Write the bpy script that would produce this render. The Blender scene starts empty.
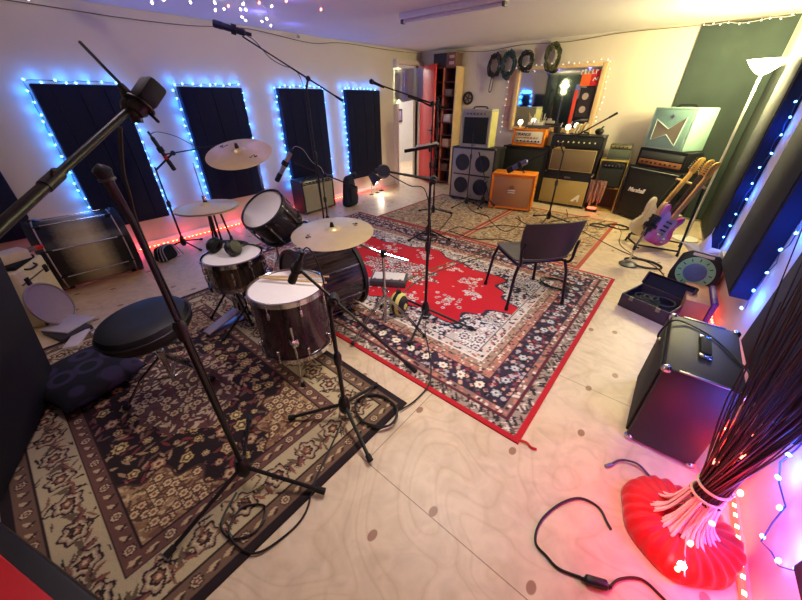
import bpy, bmesh, math, random
import numpy as np
from mathutils import Vector, Matrix, Quaternion
random.seed(7)
PI = math.pi
SC = bpy.context.scene
COL = SC.collection
SC.view_settings.view_transform = 'Standard'
SC.view_settings.look = 'None'
SC.view_settings.gamma = 1
SC.view_settings.use_curve_mapping = False
SC.view_settings.exposure = -0.12

# ------------------------------------------------------------------ materials
def lin(h):
    h = h.lstrip('#')
    c = [int(h[i:i+2], 16)/255 for i in (0, 2, 4)]
    return tuple(x/12.92 if x <= .04045 else ((x+.055)/1.055)**2.4 for x in c)
def _nodes(name):
    m = bpy.data.materials.new(name); m.use_nodes = True
    nt = m.node_tree; b = nt.nodes['Principled BSDF']
    return m, nt, b
def mat(name, col, rough=.5, metal=0., var=.12, scale=30., bump=0., emit=None, es=0., trans=0., coat=0., sheen=0.):
    """procedural material: the colour breathes a little with object-space noise"""
    m, nt, b = _nodes(name)
    c = lin(col) if isinstance(col, str) else col
    tc = nt.nodes.new('ShaderNodeTexCoord'); no = nt.nodes.new('ShaderNodeTexNoise')
    no.inputs['Scale'].default_value = scale; no.inputs['Detail'].default_value = 3
    nt.links.new(tc.outputs['Object'], no.inputs['Vector'])
    mx = nt.nodes.new('ShaderNodeMix'); mx.data_type = 'RGBA'
    mx.inputs['A'].default_value = tuple(x*(1-var) for x in c)+(1,)
    mx.inputs['B'].default_value = tuple(min(1, x*(1+var)) for x in c)+(1,)
    nt.links.new(no.outputs['Fac'], mx.inputs['Factor'])
    nt.links.new(mx.outputs['Result'], b.inputs['Base Color'])
    b.inputs['Roughness'].default_value = rough; b.inputs['Metallic'].default_value = metal
    if bump:
        bp = nt.nodes.new('ShaderNodeBump'); bp.inputs['Strength'].default_value = bump; bp.inputs['Distance'].default_value = .004
        nt.links.new(no.outputs['Fac'], bp.inputs['Height']); nt.links.new(bp.outputs['Normal'], b.inputs['Normal'])
    if emit:
        e = lin(emit) if isinstance(emit, str) else emit
        b.inputs['Emission Color'].default_value = e+(1,); b.inputs['Emission Strength'].default_value = es
    if trans: b.inputs['Transmission Weight'].default_value = trans
    if coat: b.inputs['Coat Weight'].default_value = coat
    if sheen: b.inputs['Sheen Weight'].default_value = sheen
    return m
def ramp(nt, fac, stops, interp='LINEAR'):
    r = nt.nodes.new('ShaderNodeValToRGB'); cr = r.color_ramp; cr.interpolation = interp
    while len(cr.elements) < len(stops): cr.elements.new(.5)
    for e, (p, c) in zip(cr.elements, stops):
        e.position = p; e.color = (lin(c) if isinstance(c, str) else c)+(1,)
    nt.links.new(fac, r.inputs['Fac']); return r.outputs['Color']

BLK = mat('black_metal', '#09090d', .42, .1)
BLKP = mat('black_plastic', '#0d0c11', .45)
RUB = mat('black_rubber', '#0d0d10', .8)
TOLEX = mat('black_tolex', '#111115', .55, bump=.25, scale=260)
CHR = mat('chrome', '#c9c8cc', .16, 1.)
STEEL = mat('brushed_steel', '#8d8c92', .35, 1.)
WHT = mat('white_plastic', '#e6e2de', .5)
CREAM = mat('cream_plastic', '#d9cda6', .55)
DRUMHEAD = mat('coated_drumhead', '#e9e4e4', .5, var=.04)
CLOTHB = mat('black_fabric', '#08080d', .95, bump=.3, scale=200)
NAVY = mat('backlit_navy_fabric', '#060e2e', .95, bump=.25, scale=180)  # dark fabric, its blue deepened in the colour for the string lights' backlight
WIREW = mat('white_wire', '#cfc9c4', .5)
WIREB = mat('brown_wire', '#5c4a3c', .5)
CABLE = mat('black_cable', '#131216', .5)
GREENC = mat('olive_cable', '#5d5c3e', .5)
WOOD = mat('pale_pine', '#d9b88a', .55, var=.18, scale=8)
PLASTICG = mat('grey_plastic', '#4b4a50', .5)
RED = mat('red_paint', '#c01322', .45)
BRASS = mat('bronze_cymbal', '#d8c394', .36, .7, var=.12, scale=14)

# ------------------------------------------------------------------ mesh helpers
def axis_matrix(p, z, up=None):
    z = Vector(z).normalized()
    q = z.to_track_quat('Z', 'Y').to_matrix().to_4x4()
    return Matrix.Translation(Vector(p)) @ q
class MB:
    """collects shapes in one bmesh"""
    def __init__(s): s.bm = bmesh.new(); s.M = Matrix.Identity(4)
    def at(s, M): s.M = M; return s
    def _v(s, p): return s.bm.verts.new(s.M @ Vector(p))
    def faces(s, vs, fs):
        v = [s._v(p) for p in vs]
        for f in fs:
            try: s.bm.faces.new([v[i] for i in f])
            except ValueError: pass
        return v
    def box(s, c, d, bev=0., seg=2, rz=0., taper=None):
        cx, cy, cz = c; x, y, z = d[0]/2, d[1]/2, d[2]/2
        tx, ty = taper if taper else (1, 1)
        P = [(-x,-y,-z),(x,-y,-z),(x,y,-z),(-x,y,-z),(-x*tx,-y*ty,z),(x*tx,-y*ty,z),(x*tx,y*ty,z),(-x*tx,y*ty,z)]
        cr, sr = math.cos(rz), math.sin(rz)
        P = [(cx+a*cr-b*sr, cy+a*sr+b*cr, cz+e) for a, b, e in P]
        v = s.faces(P, [(3,2,1,0),(4,5,6,7),(0,1,5,4),(1,2,6,5),(2,3,7,6),(3,0,4,7)])
        if bev:
            es = list({e for q in v for e in q.link_edges})
            bmesh.ops.bevel(s.bm, geom=es, offset=bev, segments=seg, affect='EDGES', profile=.5)
        return s
    def prism(s, poly, z0, z1, bev=0.):
        n = len(poly)
        vs = [(x, y, z0) for x, y in poly]+[(x, y, z1) for x, y in poly]
        fs = [tuple(reversed(range(n))), tuple(range(n, 2*n))]+[(i, (i+1) % n, n+(i+1) % n, n+i) for i in range(n)]
        v = s.faces(vs, fs)
        if bev:
            es = list({e for q in v for e in q.link_edges if (q in v)})
            es = [e for e in es if abs((s.M.inverted() @ e.verts[0].co).z-(s.M.inverted() @ e.verts[1].co).z) < 1e-6]
            bmesh.ops.bevel(s.bm, geom=es, offset=bev, segments=2, affect='EDGES', profile=.5)
        return s
    def lathe(s, prof, seg=32, closed=False):
        rings = []
        for r, z in prof:
            if r < 1e-6: rings.append([s._v((0, 0, z))])
            else: rings.append([s._v((r*math.cos(2*PI*i/seg), r*math.sin(2*PI*i/seg), z)) for i in range(seg)])
        pr = list(zip(rings, rings[1:]))+([(rings[-1], rings[0])] if closed else [])
        for a, b in pr:
            for i in range(seg):
                j = (i+1) % seg
                try:
                    if len(a) == 1 and len(b) == 1: pass
                    elif len(a) == 1: s.bm.faces.new((a[0], b[i], b[j]))
                    elif len(b) == 1: s.bm.faces.new((a[i], a[j], b[0]))
                    else: s.bm.faces.new((a[i], a[j], b[j], b[i]))
                except ValueError: pass
        return s
    def cyl(s, p0, p1, r, r2=None, seg=12):
        p0, p1 = Vector(p0), Vector(p1); L = (p1-p0).length; r2 = r if r2 is None else r2
        M0 = s.M; s.M = M0 @ axis_matrix(p0, p1-p0)
        s.lathe([(0, 0), (r, 0), (r2, L), (0, L)], seg); s.M = M0; return s
    def sphere(s, c, r, seg=12, sq=(1, 1, 1)):
        M0 = s.M; s.M = M0 @ Matrix.Translation(Vector(c)) @ Matrix.Diagonal((sq[0], sq[1], sq[2], 1))
        n = max(5, seg//2)
        s.lathe([(r*math.sin(PI*i/n), -r*math.cos(PI*i/n)) for i in range(n+1)], seg); s.M = M0; return s
    def torus(s, c, z, R, r, seg=32, ts=8):
        M0 = s.M; s.M = M0 @ axis_matrix(c, z)
        s.lathe([(R+r*math.cos(2*PI*i/ts), r*math.sin(2*PI*i/ts)) for i in range(ts)], seg, True); s.M = M0; return s
    def tube(s, pts, r, seg=6, smooth=0, closed=False):
        P = [Vector(p) for p in pts]
        if smooth: P = spline(P, smooth, closed)
        n = len(P); rings = []; up = None
        for i, p in enumerate(P):
            t = (P[(i+1) % n]-P[i-1]) if closed else (P[min(i+1, n-1)]-P[max(i-1, 0)])
            if t.length < 1e-9: t = Vector((0, 0, 1))
            t.normalize()
            if up is None:
                up = Vector((0, 0, 1)) if abs(t.z) < .9 else Vector((1, 0, 0))
            a = up-t*up.dot(t)
            if a.length < 1e-6: a = t.orthogonal()
            a.normalize(); up = a; b = t.cross(a)
            rr = r[i*len(r)//n] if isinstance(r, (list, tuple)) else r
            rings.append([s._v(p+(a*math.cos(2*PI*k/seg)+b*math.sin(2*PI*k/seg))*rr) for k in range(seg)])
        for i in range(n if closed else n-1):
            A, B = rings[i], rings[(i+1) % n]
            for k in range(seg):
                s.bm.faces.new((A[k], A[(k+1) % seg], B[(k+1) % seg], B[k]))
        if not closed:
            s.bm.faces.new(list(reversed(rings[0]))); s.bm.faces.new(rings[-1])
        return s
    def mesh(s, name, ang=.6):
        bm = s.bm
        bmesh.ops.recalc_face_normals(bm, faces=bm.faces)
        for f in bm.faces: f.smooth = True
        for e in bm.edges:
            if len(e.link_faces) == 2 and e.calc_face_angle(0) > ang: e.smooth = False
        me = bpy.data.meshes.new(name); bm.to_mesh(me); bm.free(); return me
def spline(P, k, closed=False):
    n = len(P); out = []
    rng = range(n) if closed else range(n-1)
    for i in rng:
        a = P[(i-1) % n] if closed else P[max(i-1, 0)]; b = P[i]; c = P[(i+1) % n]
        d = P[(i+2) % n] if closed else P[min(i+2, n-1)]
        for j in range(k):
            t = j/k
            out.append(.5*((2*b)+(c-a)*t+(2*a-5*b+4*c-d)*t*t+(3*b-a-3*c+d)*t**3))
    if not closed: out.append(P[-1].copy())
    return out

# ------------------------------------------------------------------ object helpers
WM = {}
def tag(o, label=None, cat=None, group=None, kind=None):
    if label: o['label'] = label
    if cat: o['category'] = cat
    if group: o['group'] = group
    if kind: o['kind'] = kind
    return o
def thing(name, label, cat, loc=(0, 0, 0), rz=0., group=None, M=None):
    o = bpy.data.objects.new(name, None); COL.objects.link(o); o.empty_display_size = .05
    m = M if M is not None else Matrix.Translation(Vector(loc)) @ Matrix.Rotation(rz, 4, 'Z')
    o.matrix_world = m; WM[o.name] = m.copy()
    return tag(o, label, cat, group)
def obj(name, mb, m, parent=None, world=False, ang=.6, label=None):
    """link a bmesh as one object; world=True: its verts are in world space"""
    if world and parent is not None:
        inv = WM[parent.name].inverted(); mb.bm.transform(inv)
    o = bpy.data.objects.new(name, mb.mesh(name, ang)); o.data.materials.append(m); COL.objects.link(o)
    if parent is not None:
        o.parent = parent
        WM[o.name] = WM[parent.name]
    else: WM[o.name] = Matrix.Identity(4)
    if label: o['label'] = label
    return o
def solo(name, mb, m, label, cat, group=None, loc=None, kind=None, ang=.6):
    """a thing that is one mesh, verts in world space, origin moved to its base"""
    bm = mb.bm
    if loc is None:
        vs = [v.co for v in bm.verts]
        loc = (sum(v.x for v in vs)/len(vs), sum(v.y for v in vs)/len(vs), min(v.z for v in vs))
    bm.transform(Matrix.Translation(-Vector(loc)))
    o = bpy.data.objects.new(name, mb.mesh(name, ang)); o.data.materials.append(m); COL.objects.link(o); o.location = loc
    WM[o.name] = Matrix.Translation(Vector(loc))
    return tag(o, label, cat, group, kind)
def struct(name, mb, m, parent=None):
    o = obj(name, mb, m, parent)
    if parent is None: o['kind'] = 'structure'
    return o
def copy_tree(o, M, label=None, group=None, parent=None):
    c = o.copy(); COL.objects.link(c)
    if parent is None:
        c.matrix_world = M; WM[c.name] = M.copy()
    else:
        c.parent = parent; WM[c.name] = WM[parent.name]
    if label: c['label'] = label
    if group: c['group'] = group
    for ch in list(o.children): copy_tree(ch, None, None, None, c)
    return c
def text_mesh(name, s, size, depth, M, m, parent, shear=0., bold=0.):
    """lettering as a mesh; M places it in the parent's local frame (text lies in its XY plane)"""
    cu = bpy.data.curves.new(name, 'FONT'); cu.body = s; cu.size = size; cu.extrude = depth
    cu.align_x = 'CENTER'; cu.align_y = 'CENTER'; cu.shear = shear; cu.offset = bold; cu.resolution_u = 3
    t = bpy.data.objects.new(name+'_src', cu); COL.objects.link(t)
    dg = bpy.context.evaluated_depsgraph_get()
    me = bpy.data.meshes.new_from_object(t.evaluated_get(dg))
    bpy.data.objects.remove(t); bpy.data.curves.remove(cu)
    me.transform(M); me.materials.clear(); me.materials.append(m)
    o = bpy.data.objects.new(name, me); COL.objects.link(o); o.parent = parent; WM[o.name] = WM[parent.name]
    return o
FRONT = Matrix.Rotation(PI/2, 4, 'X')      # text standing up, read from -Y
def TR(x, y, z): return Matrix.Translation(Vector((x, y, z)))
def point(name, loc, col, w, r=.03):
    l = bpy.data.lights.new(name, 'POINT'); l.color = lin(col) if isinstance(col, str) else col; l.energy = w; l.shadow_soft_size = r
    o = bpy.data.objects.new(name, l); COL.objects.link(o); o.location = loc; return o
def area(name, loc, size, w, col, rot=(0, 0, 0), sy=None):
    l = bpy.data.lights.new(name, 'AREA'); l.energy = w; l.color = col; l.size = size
    if sy: l.shape = 'RECTANGLE'; l.size_y = sy
    o = bpy.data.objects.new(name, l); COL.objects.link(o); o.location = loc; o.rotation_euler = rot; return o

# ------------------------------------------------------------------ camera
cam = bpy.data.cameras.new('camera'); cam.lens = 14.5596; cam.sensor_width = 36; cam.sensor_fit = 'HORIZONTAL'; cam.clip_start = .02
co = bpy.data.objects.new('camera', cam); COL.objects.link(co)
co.matrix_world = Matrix(((.76554, -.33360, .55014, 0), (.64336, .40512, -.64959, 0), (-.00617, .85123, .52476, 1.5), (0, 0, 0, 1)))
SC.camera = co
w = bpy.data.worlds.new('world'); SC.world = w; w.use_nodes = True
w.node_tree.nodes['Background'].inputs[0].default_value = (.02, .02, .03, 1)
# ================================================================== THE ROOM
XL, YB, ZC, YF = -4.695, 6.2, 2.275, -1.9
def XR(y): return .736-.06*y                       # the right wall runs slightly askew
RU = Vector((-.06, 1, 0)).normalized(); RN = Vector((-1, -.06, 0)).normalized()
def RW(y, z, d=0.): return Vector((XR(y), y, z))+RN*d

def floor_material():
    m, nt, b = _nodes('plywood_floor'); N = nt.nodes.new; L = nt.links.new
    tc = N('ShaderNodeTexCoord')
    n1 = N('ShaderNodeTexNoise'); n1.inputs['Scale'].default_value = 1.1; n1.inputs['Detail'].default_value = 2; n1.inputs['Distortion'].default_value = .6
    L(tc.outputs['Object'], n1.inputs['Vector'])
    # growth-ring figure: bands of a slow noise
    mu = N('ShaderNodeMath'); mu.operation = 'MULTIPLY'; mu.inputs[1].default_value = 44; L(n1.outputs['Fac'], mu.inputs[0])
    fr = N('ShaderNodeMath'); fr.operation = 'PINGPONG'; fr.inputs[1].default_value = 1; L(mu.outputs[0], fr.inputs[0])
    c1 = ramp(nt, fr.outputs[0], [(0, '#d3bb9a'), (.15, '#dac3a4'), (.5, '#dec9ac'), (1, '#dcc6a8')])
    n2 = N('ShaderNodeTexNoise'); n2.inputs['Scale'].default_value = 9; n2.inputs['Distortion'].default_value = 1.2; n2.inputs['Detail'].default_value = 6
    L(tc.outputs['Object'], n2.inputs['Vector'])
    c2 = ramp(nt, n2.outputs['Fac'], [(.28, (.66, .60, .54)), (.6, (1, 1, 1))])
    mx = N('ShaderNodeMix'); mx.data_type = 'RGBA'; mx.blend_type = 'MULTIPLY'; mx.inputs['Factor'].default_value = .5
    L(c1, mx.inputs['A']); L(c2, mx.inputs['B'])
    # oval knots and plugs
    vo = N('ShaderNodeTexVoronoi'); vo.voronoi_dimensions = '2D'; vo.inputs['Scale'].default_value = 4.0; vo.inputs['Randomness'].default_value = .9
    mp = N('ShaderNodeMapping'); mp.inputs['Scale'].default_value = (1, .7, 1); mp.inputs['Location'].default_value = (.31, .17, 0)
    L(tc.outputs['Object'], mp.inputs['Vector']); L(mp.outputs['Vector'], vo.inputs['Vector'])
    kn = ramp(nt, vo.outputs['Distance'], [(.06, (.46, .30, .25)), (.074, (1, 1, 1))])
    sel = ramp(nt, vo.outputs['Color'], [(.42, (1, 1, 1)), (.44, (0, 0, 0))], 'CONSTANT')
    m2 = N('ShaderNodeMix'); m2.data_type = 'RGBA'; L(sel, m2.inputs['Factor']); m2.inputs['B'].default_value = (1, 1, 1, 1); L(kn, m2.inputs['A'])
    m3 = N('ShaderNodeMix'); m3.data_type = 'RGBA'; m3.blend_type = 'MULTIPLY'; m3.inputs['Factor'].default_value = 1
    L(mx.outputs['Result'], m3.inputs['A']); L(m2.outputs['Result'], m3.inputs['B'])
    # sheet joints
    br = N('ShaderNodeTexBrick'); br.offset = .5; br.inputs['Scale'].default_value = 1
    br.inputs['Brick Width'].default_value = 2.4; br.inputs['Row Height'].default_value = 1.2; br.inputs['Mortar Size'].default_value = .0022
    br.inputs['Color1'].default_value = (1, 1, 1, 1); br.inputs['Color2'].default_value = (.93, .92, .92, 1); br.inputs['Mortar'].default_value = (.45, .38, .33, 1)
    ma = N('ShaderNodeMapping'); ma.inputs['Location'].default_value = (.74, .6, 0); L(tc.outputs['Object'], ma.inputs['Vector']); L(ma.outputs['Vector'], br.inputs['Vector'])
    m4 = N('ShaderNodeMix'); m4.data_type = 'RGBA'; m4.blend_type = 'MULTIPLY'; m4.inputs['Factor'].default_value = 1
    L(m3.outputs['Result'], m4.inputs['A']); L(br.outputs['Color'], m4.inputs['B'])
    L(m4.outputs['Result'], b.inputs['Base Color']); b.inputs['Roughness'].default_value = .42
    return m
WALLM = mat('cream_wall_paint', '#d6cbbb', .85, var=.03, scale=3)
CEILM = mat('white_ceiling_paint', '#d9d4d6', .9, var=.03, scale=2)
TRIMM = mat('white_trim', '#e2dcd8', .6)

b = MB(); b.faces([(XL-2.2, YF-.2, 0), (1.2, YF-.2, 0), (1.2, YB+2.2, 0), (XL-2.2, YB+2.2, 0), (XL-2.2, YF-.2, -.1), (1.2, YF-.2, -.1), (1.2, YB+2.2, -.1), (XL-2.2, YB+2.2, -.1)],
    [(0,1,2,3),(7,6,5,4),(0,4,5,1),(1,5,6,2),(2,6,7,3),(3,7,4,0)])
struct('floor', b, floor_material())
b = MB(); b.box(((XL-2.2+1.2)/2, (YF+YB+2)/2, ZC+.05), (1.2-XL+2.2, YB+2.2-YF+.2, .1)); struct('ceiling', b, CEILM)
DY0, DY1, DZ = 5.43, 6.12, 2.06
b = MB(); b.box((XL-.06, (YF+DY0)/2, ZC/2), (.12, DY0-YF, ZC)); b.box((XL-.06, (DY0+DY1)/2, (ZC+DZ)/2), (.12, DY1-DY0, ZC-DZ)); b.box((XL-.06, (DY1+YB+.1)/2, ZC/2), (.12, YB+.1-DY1, ZC))
struct('wall_left', b, WALLM)
b = MB(); b.box(((XL+1)/2, YB+.06, ZC/2), (1-XL, .12, ZC)); struct('wall_back', b, WALLM)
a0, a1 = RW(YF, 0), RW(YB, 0); n = -RN*.12
b = MB(); q = [a0, a1, a1+n, a0+n]; b.faces([tuple(v) for v in q]+[(v.x, v.y, ZC) for v in q], [(3,2,1,0),(4,5,6,7),(0,1,5,4),(1,2,6,5),(2,3,7,6),(3,0,4,7)])
struct('wall_right', b, WALLM)
b = MB(); b.box(((XL+1)/2, YF-.06, ZC/2), (1-XL+.2, .12, ZC)); struct('wall_front', b, WALLM)
# corridor seen through the open doorway
b = MB(); b.box((XL-1.75, 6.2, ZC/2), (.1, 4, ZC)); struct('wall_corridor_far', b, TRIMM)
b = MB(); b.box((XL-.9, 8.25, ZC/2), (1.8, .1, ZC)); struct('wall_corridor_end', b, TRIMM)
b = MB(); b.box((XL-.95, 4.2, ZC/2), (1.7, .1, ZC)); struct('wall_corridor_near', b, TRIMM)
# door frame and the red door standing open
b = MB()
b.box((XL+.005, DY0-.03, DZ/2+.03), (.15, .06, DZ+.06), .006); b.box((XL+.005, DY1+.03, DZ/2+.03), (.15, .06, DZ+.06), .006); b.box((XL+.005, (DY0+DY1)/2, DZ+.03), (.15, DY1-DY0, .06), .006)
struct('trim_1', b, mat('cream_door_frame', '#dccfc6', .5))
hg = Vector((XL+.09, DY1-.01, 0)); dd = Vector((.60, -.36, 0)).normalized()
t = thing('door_1', None, None, hg, math.atan2(dd.y, dd.x)); tag(t, kind='structure')
REDM = mat('red_door_paint', '#d3182c', .4)
b = MB(); b.box((.33, 0, 1.03), (.66, .04, 2.02), .004); obj('door_leaf', b, REDM, t)
for s in (-1, 1):
    b = MB(); b.cyl((.6, s*.02, 1.0), (.6, s*.06, 1.0), .012); b.cyl((.6, s*.055, 1.0), (.49, s*.055, 1.0), .009); b.box((.6, s*.022, 1.0), (.04, .006, .16), .002)
    obj('door_handle', b, BLK, t)
b = MB(); b.box((XL+.008, (YF+DY0-.07)/2, .04), (.016, DY0-.07-YF, .08), .003); struct('baseboard_left', b, TRIMM)

# window-sized mirror on the back wall, in a pale timber frame
MX0, MX1, MZ0, MZ1 = -2.64, -1.44, 1.10, 1.885
t = thing('wall_mirror', 'big rectangular mirror in pale timber frame on back wall', 'mirror', (-2.04, YB, MZ0))
b = MB()
for (cx, cz, sx, sz) in ((-.63, .39, .06, .9), (.63, .39, .06, .9), (0, .815, 1.2, .05), (0, -.03, 1.2, .06)): b.box((cx, -.03, cz), (sx, .06, sz), .006)
obj('frame', b, WOOD, t)
m, nt, pb = _nodes('mirror_silver'); pb.inputs['Base Color'].default_value = (.82, .86, .86, 1); pb.inputs['Metallic'].default_value = 1; pb.inputs['Roughness'].default_value = .04
b = MB(); b.box((0, -.012, .39), (1.2, .01, .79)); obj('glass', b, m, t)
b = MB(); b.box((-2.75, YB-.01, 1.5), (.16, .02, .83), .003)
solo('timber_board', b, mat('pinkish_plywood', '#d8a98c', .6), 'pinkish plywood board fixed left of the mirror', 'board')
b = MB(); b.box((-2.79, YB-.024, 1.29), (.09, .004, .22)); solo('small_poster', b, mat('faded_pink_print', '#b58a86', .6, var=.4, scale=14), 'small faded pink print pinned to plywood left of mirror', 'poster')

# posters on the right of the mirror glass
yp = YB-.02
t = thing('cassette_poster', 'black cassette tape poster on right side of mirror', 'poster', (-1.56, yp, 1.26))
b = MB(); b.box((0, 0, .19), (.22, .004, .38)); obj('sheet', b, mat('dark_print', '#2b2326', .5), t)
for z in (.27, .1):
    b = MB().at(Matrix.Translation((-.02, -.004, z)) @ FRONT); b.lathe([(.0, .002), (.012, .002), (.012, .0), (.02, 0), (.02, .003), (.045, .003), (.045, 0)], 20); obj('reel', b, mat('reel_print', '#b9a79c', .5), t)
b = MB(); b.box((-1.63, yp, 1.74), (.13, .004, .16)); solo('orange_poster', b, mat('orange_print', '#ef6a2c', .5), 'bright orange square print above cassette poster on mirror', 'poster')
t = thing('red_poster', 'red print with pale scribbles at upper right of mirror', 'poster', (-1.50, yp, 1.66))
b = MB(); b.box((0, 0, .1), (.13, .004, .2)); obj('sheet', b, mat('red_print', '#c8202c', .5, var=.35, scale=18), t)
b = MB(); b.tube([(-.03, -.004, .06), (-.01, -.004, .1), (.02, -.004, .07), (.03, -.004, .11)], .006, 5, 4); obj('scribble', b, WHT, t)
for i, x in enumerate((-1.71, -1.66, -1.61, -1.56, -1.51)):
    b = MB(); b.box((x, yp-.004, 1.835), (.012, .006, .06)); b.box((x+.014, yp-.004, 1.812 if i % 2 else 1.85), (.03, .006, .012))
    solo('letter_sticker', b, WHT, '%s white letter sticker from left along top of mirror' % ('first', 'second', 'third', 'fourth', 'fifth')[i], 'sticker', 'letter stickers on the mirror')
b = MB(); b.box((-1.72, yp, 1.36), (.05, .004, .5)); solo('red_strip_print', b, mat('red_strip', '#d2442e', .5), 'narrow orange red strip beside cassette poster on mirror', 'poster')

# ------------------------------------------------------------------ dark hanging on the back wall and acoustic panels
m, nt, pb = _nodes('dark_green_cloth')
tc = nt.nodes.new('ShaderNodeTexCoord'); wv = nt.nodes.new('ShaderNodeTexNoise'); wv.inputs['Scale'].default_value = 3
nt.links.new(tc.outputs['Object'], wv.inputs['Vector']); nt.links.new(ramp(nt, wv.outputs['Fac'], [(.3, '#27332f'), (.7, '#313e39')]), pb.inputs['Base Color']); pb.inputs['Roughness'].default_value = .9
GREENM = m
b = MB()
nx = 28
vs = []
for i in range(nx+1):
    x = -.475+.83*i/nx; y = YB-.022-.004*math.sin(i*.8)
    vs += [(x, y, .03), (x, y, ZC-.02), (x, YB-.004, ZC-.02), (x, YB-.004, .03)]
fs = []
for i in range(nx):
    for k in range(4):
        a = i*4+k; a2 = i*4+(k+1) % 4; fs.append((a, a2, a2+4, a+4))
fs += [(0, 1, 2, 3), (nx*4+3, nx*4+2, nx*4+1, nx*4)]
b.faces(vs, fs)
solo('hanging_cloth', b, GREENM, 'tall dark green cloth hanging behind the corner lamp', 'curtain')

def panel_left(y0, y1, z0, z1, label, folds=0):
    t = thing('acoustic_panel', label, 'acoustic panel', (XL, (y0+y1)/2, z0), 0, 'dark panels on the left wall')
    b = MB(); b.box((.0356, 0, (z1-z0)/2), (.071, y1-y0, z1-z0), .012); obj('panel', b, NAVY, t)
    for k in range(3):   # shallow cloth folds
        yy = -.3*(y1-y0)+.3*(y1-y0)*k; b = MB(); b.tube([(.071, yy, .03), (.073, yy+.01, (z1-z0)*.5), (.071, yy-.01, z1-z0-.03)], .006, 6, 4); obj('fold', b, NAVY, t)
    return t
LP = [(.51, 1.165, .33, 1.643), (1.69, 2.42, .37, 1.643), (2.93, 3.70, .36, 1.647), (4.14, 4.93, .28, 1.647)]
panel_left(*LP[0], 'dark navy fabric wall panel above the spare bass drum')
panel_left(*LP[1], 'dark navy fabric wall panel behind the crash cymbal')
panel_left(*LP[2], 'dark navy fabric wall panel above the tan grille amp')
panel_left(*LP[3], 'dark navy fabric wall panel nearest the doorway')
panel_left(-.70, .045, .40, 1.643, 'dark navy fabric wall panel at left edge of view')
def panel_right(y0, y1, z0, z1, label):
    M = Matrix.Translation(RW((y0+y1)/2, z0)) @ Matrix.Rotation(math.atan2(.06, 1), 4, 'Z')
    t = thing('acoustic_panel', label, 'acoustic panel', M=M, group='thick panels on the right wall')
    b = MB(); b.box((-.052, 0, (z1-z0)/2), (.1, y1-y0, z1-z0), .01); obj('panel', b, NAVY, t)
    b = MB(); b.box((-.1045, 0, (z1-z0)/2), (.006, y1-y0-.06, z1-z0-.06), .002); obj('cloth_facing', b, NAVY, t)
    b = MB(); b.box((-.06, 0, z1-z0+.003), (.03, y1-y0-.1, .006)); obj('top_batten', b, WOOD, t)
RP = [(4.25, 4.89, .22, 1.78),  (2.79, 3.44, .385, 1.78), (1.50, 2.2, .40, 1.78), (.32, .985, .40, 1.78)]
b = MB(); q0, q1 = RW(4.93, .04, .012), RW(6.185, .04, .012); M_ = Matrix.Translation((q0+q1)/2) @ Matrix.Rotation(math.atan2(.06, 1), 4, 'Z')
b.at(M_).box((0, 0, .87), (.02, (q1-q0).length, 1.74), .006); solo('hanging_cloth', b, GREENM, 'dark green cloth hung on right wall behind the floor lamp pole', 'curtain')
panel_right(*RP[0], 'thick dark acoustic panel beside the floor lamp')
panel_right(*RP[1], 'thick dark acoustic panel above the red floor light')
panel_right(*RP[2], 'thick black acoustic panel behind the black bass cabinet')
panel_right(*RP[3], 'thick black acoustic panel cut off at bottom right corner')

# ------------------------------------------------------------------ ceiling and floor lights; the lit battens are unseen, added as fill
t = thing('ceiling_batten', 'unlit white fluorescent batten on the ceiling', 'ceiling light', (-2.3, 3.46, ZC))
b = MB(); b.box((0, 0, -.025), (1.2, .09, .05), .008); obj('housing', b, WHT, t)
b = MB(); b.cyl((-.56, 0, -.066), (.56, 0, -.066), .016); obj('tube', b, mat('unlit_tube', '#d8d6dc', .3), t)
for s in (-1, 1):
    b = MB(); b.box((s*.575, 0, -.06), (.03, .05, .05), .004); obj('end_cap', b, PLASTICG, t)
def added_batten(loc, label, w, col):
    t = thing('ceiling_batten', label, 'ceiling light', (loc[0], loc[1], ZC))
    b = MB(); b.box((0, 0, -.025), (1.2, .12, .05), .008); obj('housing', b, WHT, t)
    b = MB(); b.box((0, 0, -.057), (1.16, .1, .012), .004); obj('diffuser', b, mat('lit_diffuser', '#ffffff', .4, emit=(1, .95, .9), es=3), t)
    area('added_batten_light', (loc[0], loc[1], ZC-.07), 1.15, w, col, sy=.1).data.spread = 2.1
added_batten((-.85, 1.55), 'added lit ceiling batten, unseen, above the middle of the room', 21.5, (1, .89, .77))
added_batten((-2.0, .35), 'added lit ceiling batten, unseen, above the drum stool', 4.5, (1, .80, .90))

def torchiere(loc, top, label, w):
    t = thing('floor_lamp', label, 'lamp', loc)
    P = Vector(top)-Vector(loc)
    b = MB(); b.lathe([(0, 0), (.13, 0), (.13, .018), (.03, .035), (0, .035)], 28); obj('base', b, WHT, t)
    b = MB(); b.cyl((0, 0, .03), P-Vector((0, 0, .04)), .011); obj('pole', b, WHT, t)
    b = MB().at(Matrix.Translation(P)); b.lathe([(.02, -.06), (.05, -.045), (.1, .0), (.145, .055), (.15, .06), (.142, .06), (.095, .006), (.045, -.035), (0, -.045)], 32)
    obj('lamp_shade', b, mat('glowing_glass_bowl', '#fff4d8', .4, emit='#fff2c8', es=9), t)
    b = MB().at(Matrix.Translation(P)); b.sphere((0, 0, .03), .035); obj('bulb', b, mat('lamp_bulb', '#fff6e0', .4, emit='#fff1cc', es=30), t)
    point('lamp_light', (top[0], top[1], top[2]+.12), (1, .90, .44), w*.6, .08); point('lamp_light', (top[0], top[1], top[2]-.14), (1, .88, .38), w*.4, .08)
    return t
torchiere((.23, 5.2, 0), (.21, 5.10, 1.745), 'lit white floor lamp with bowl shade in right corner', 235)
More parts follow.
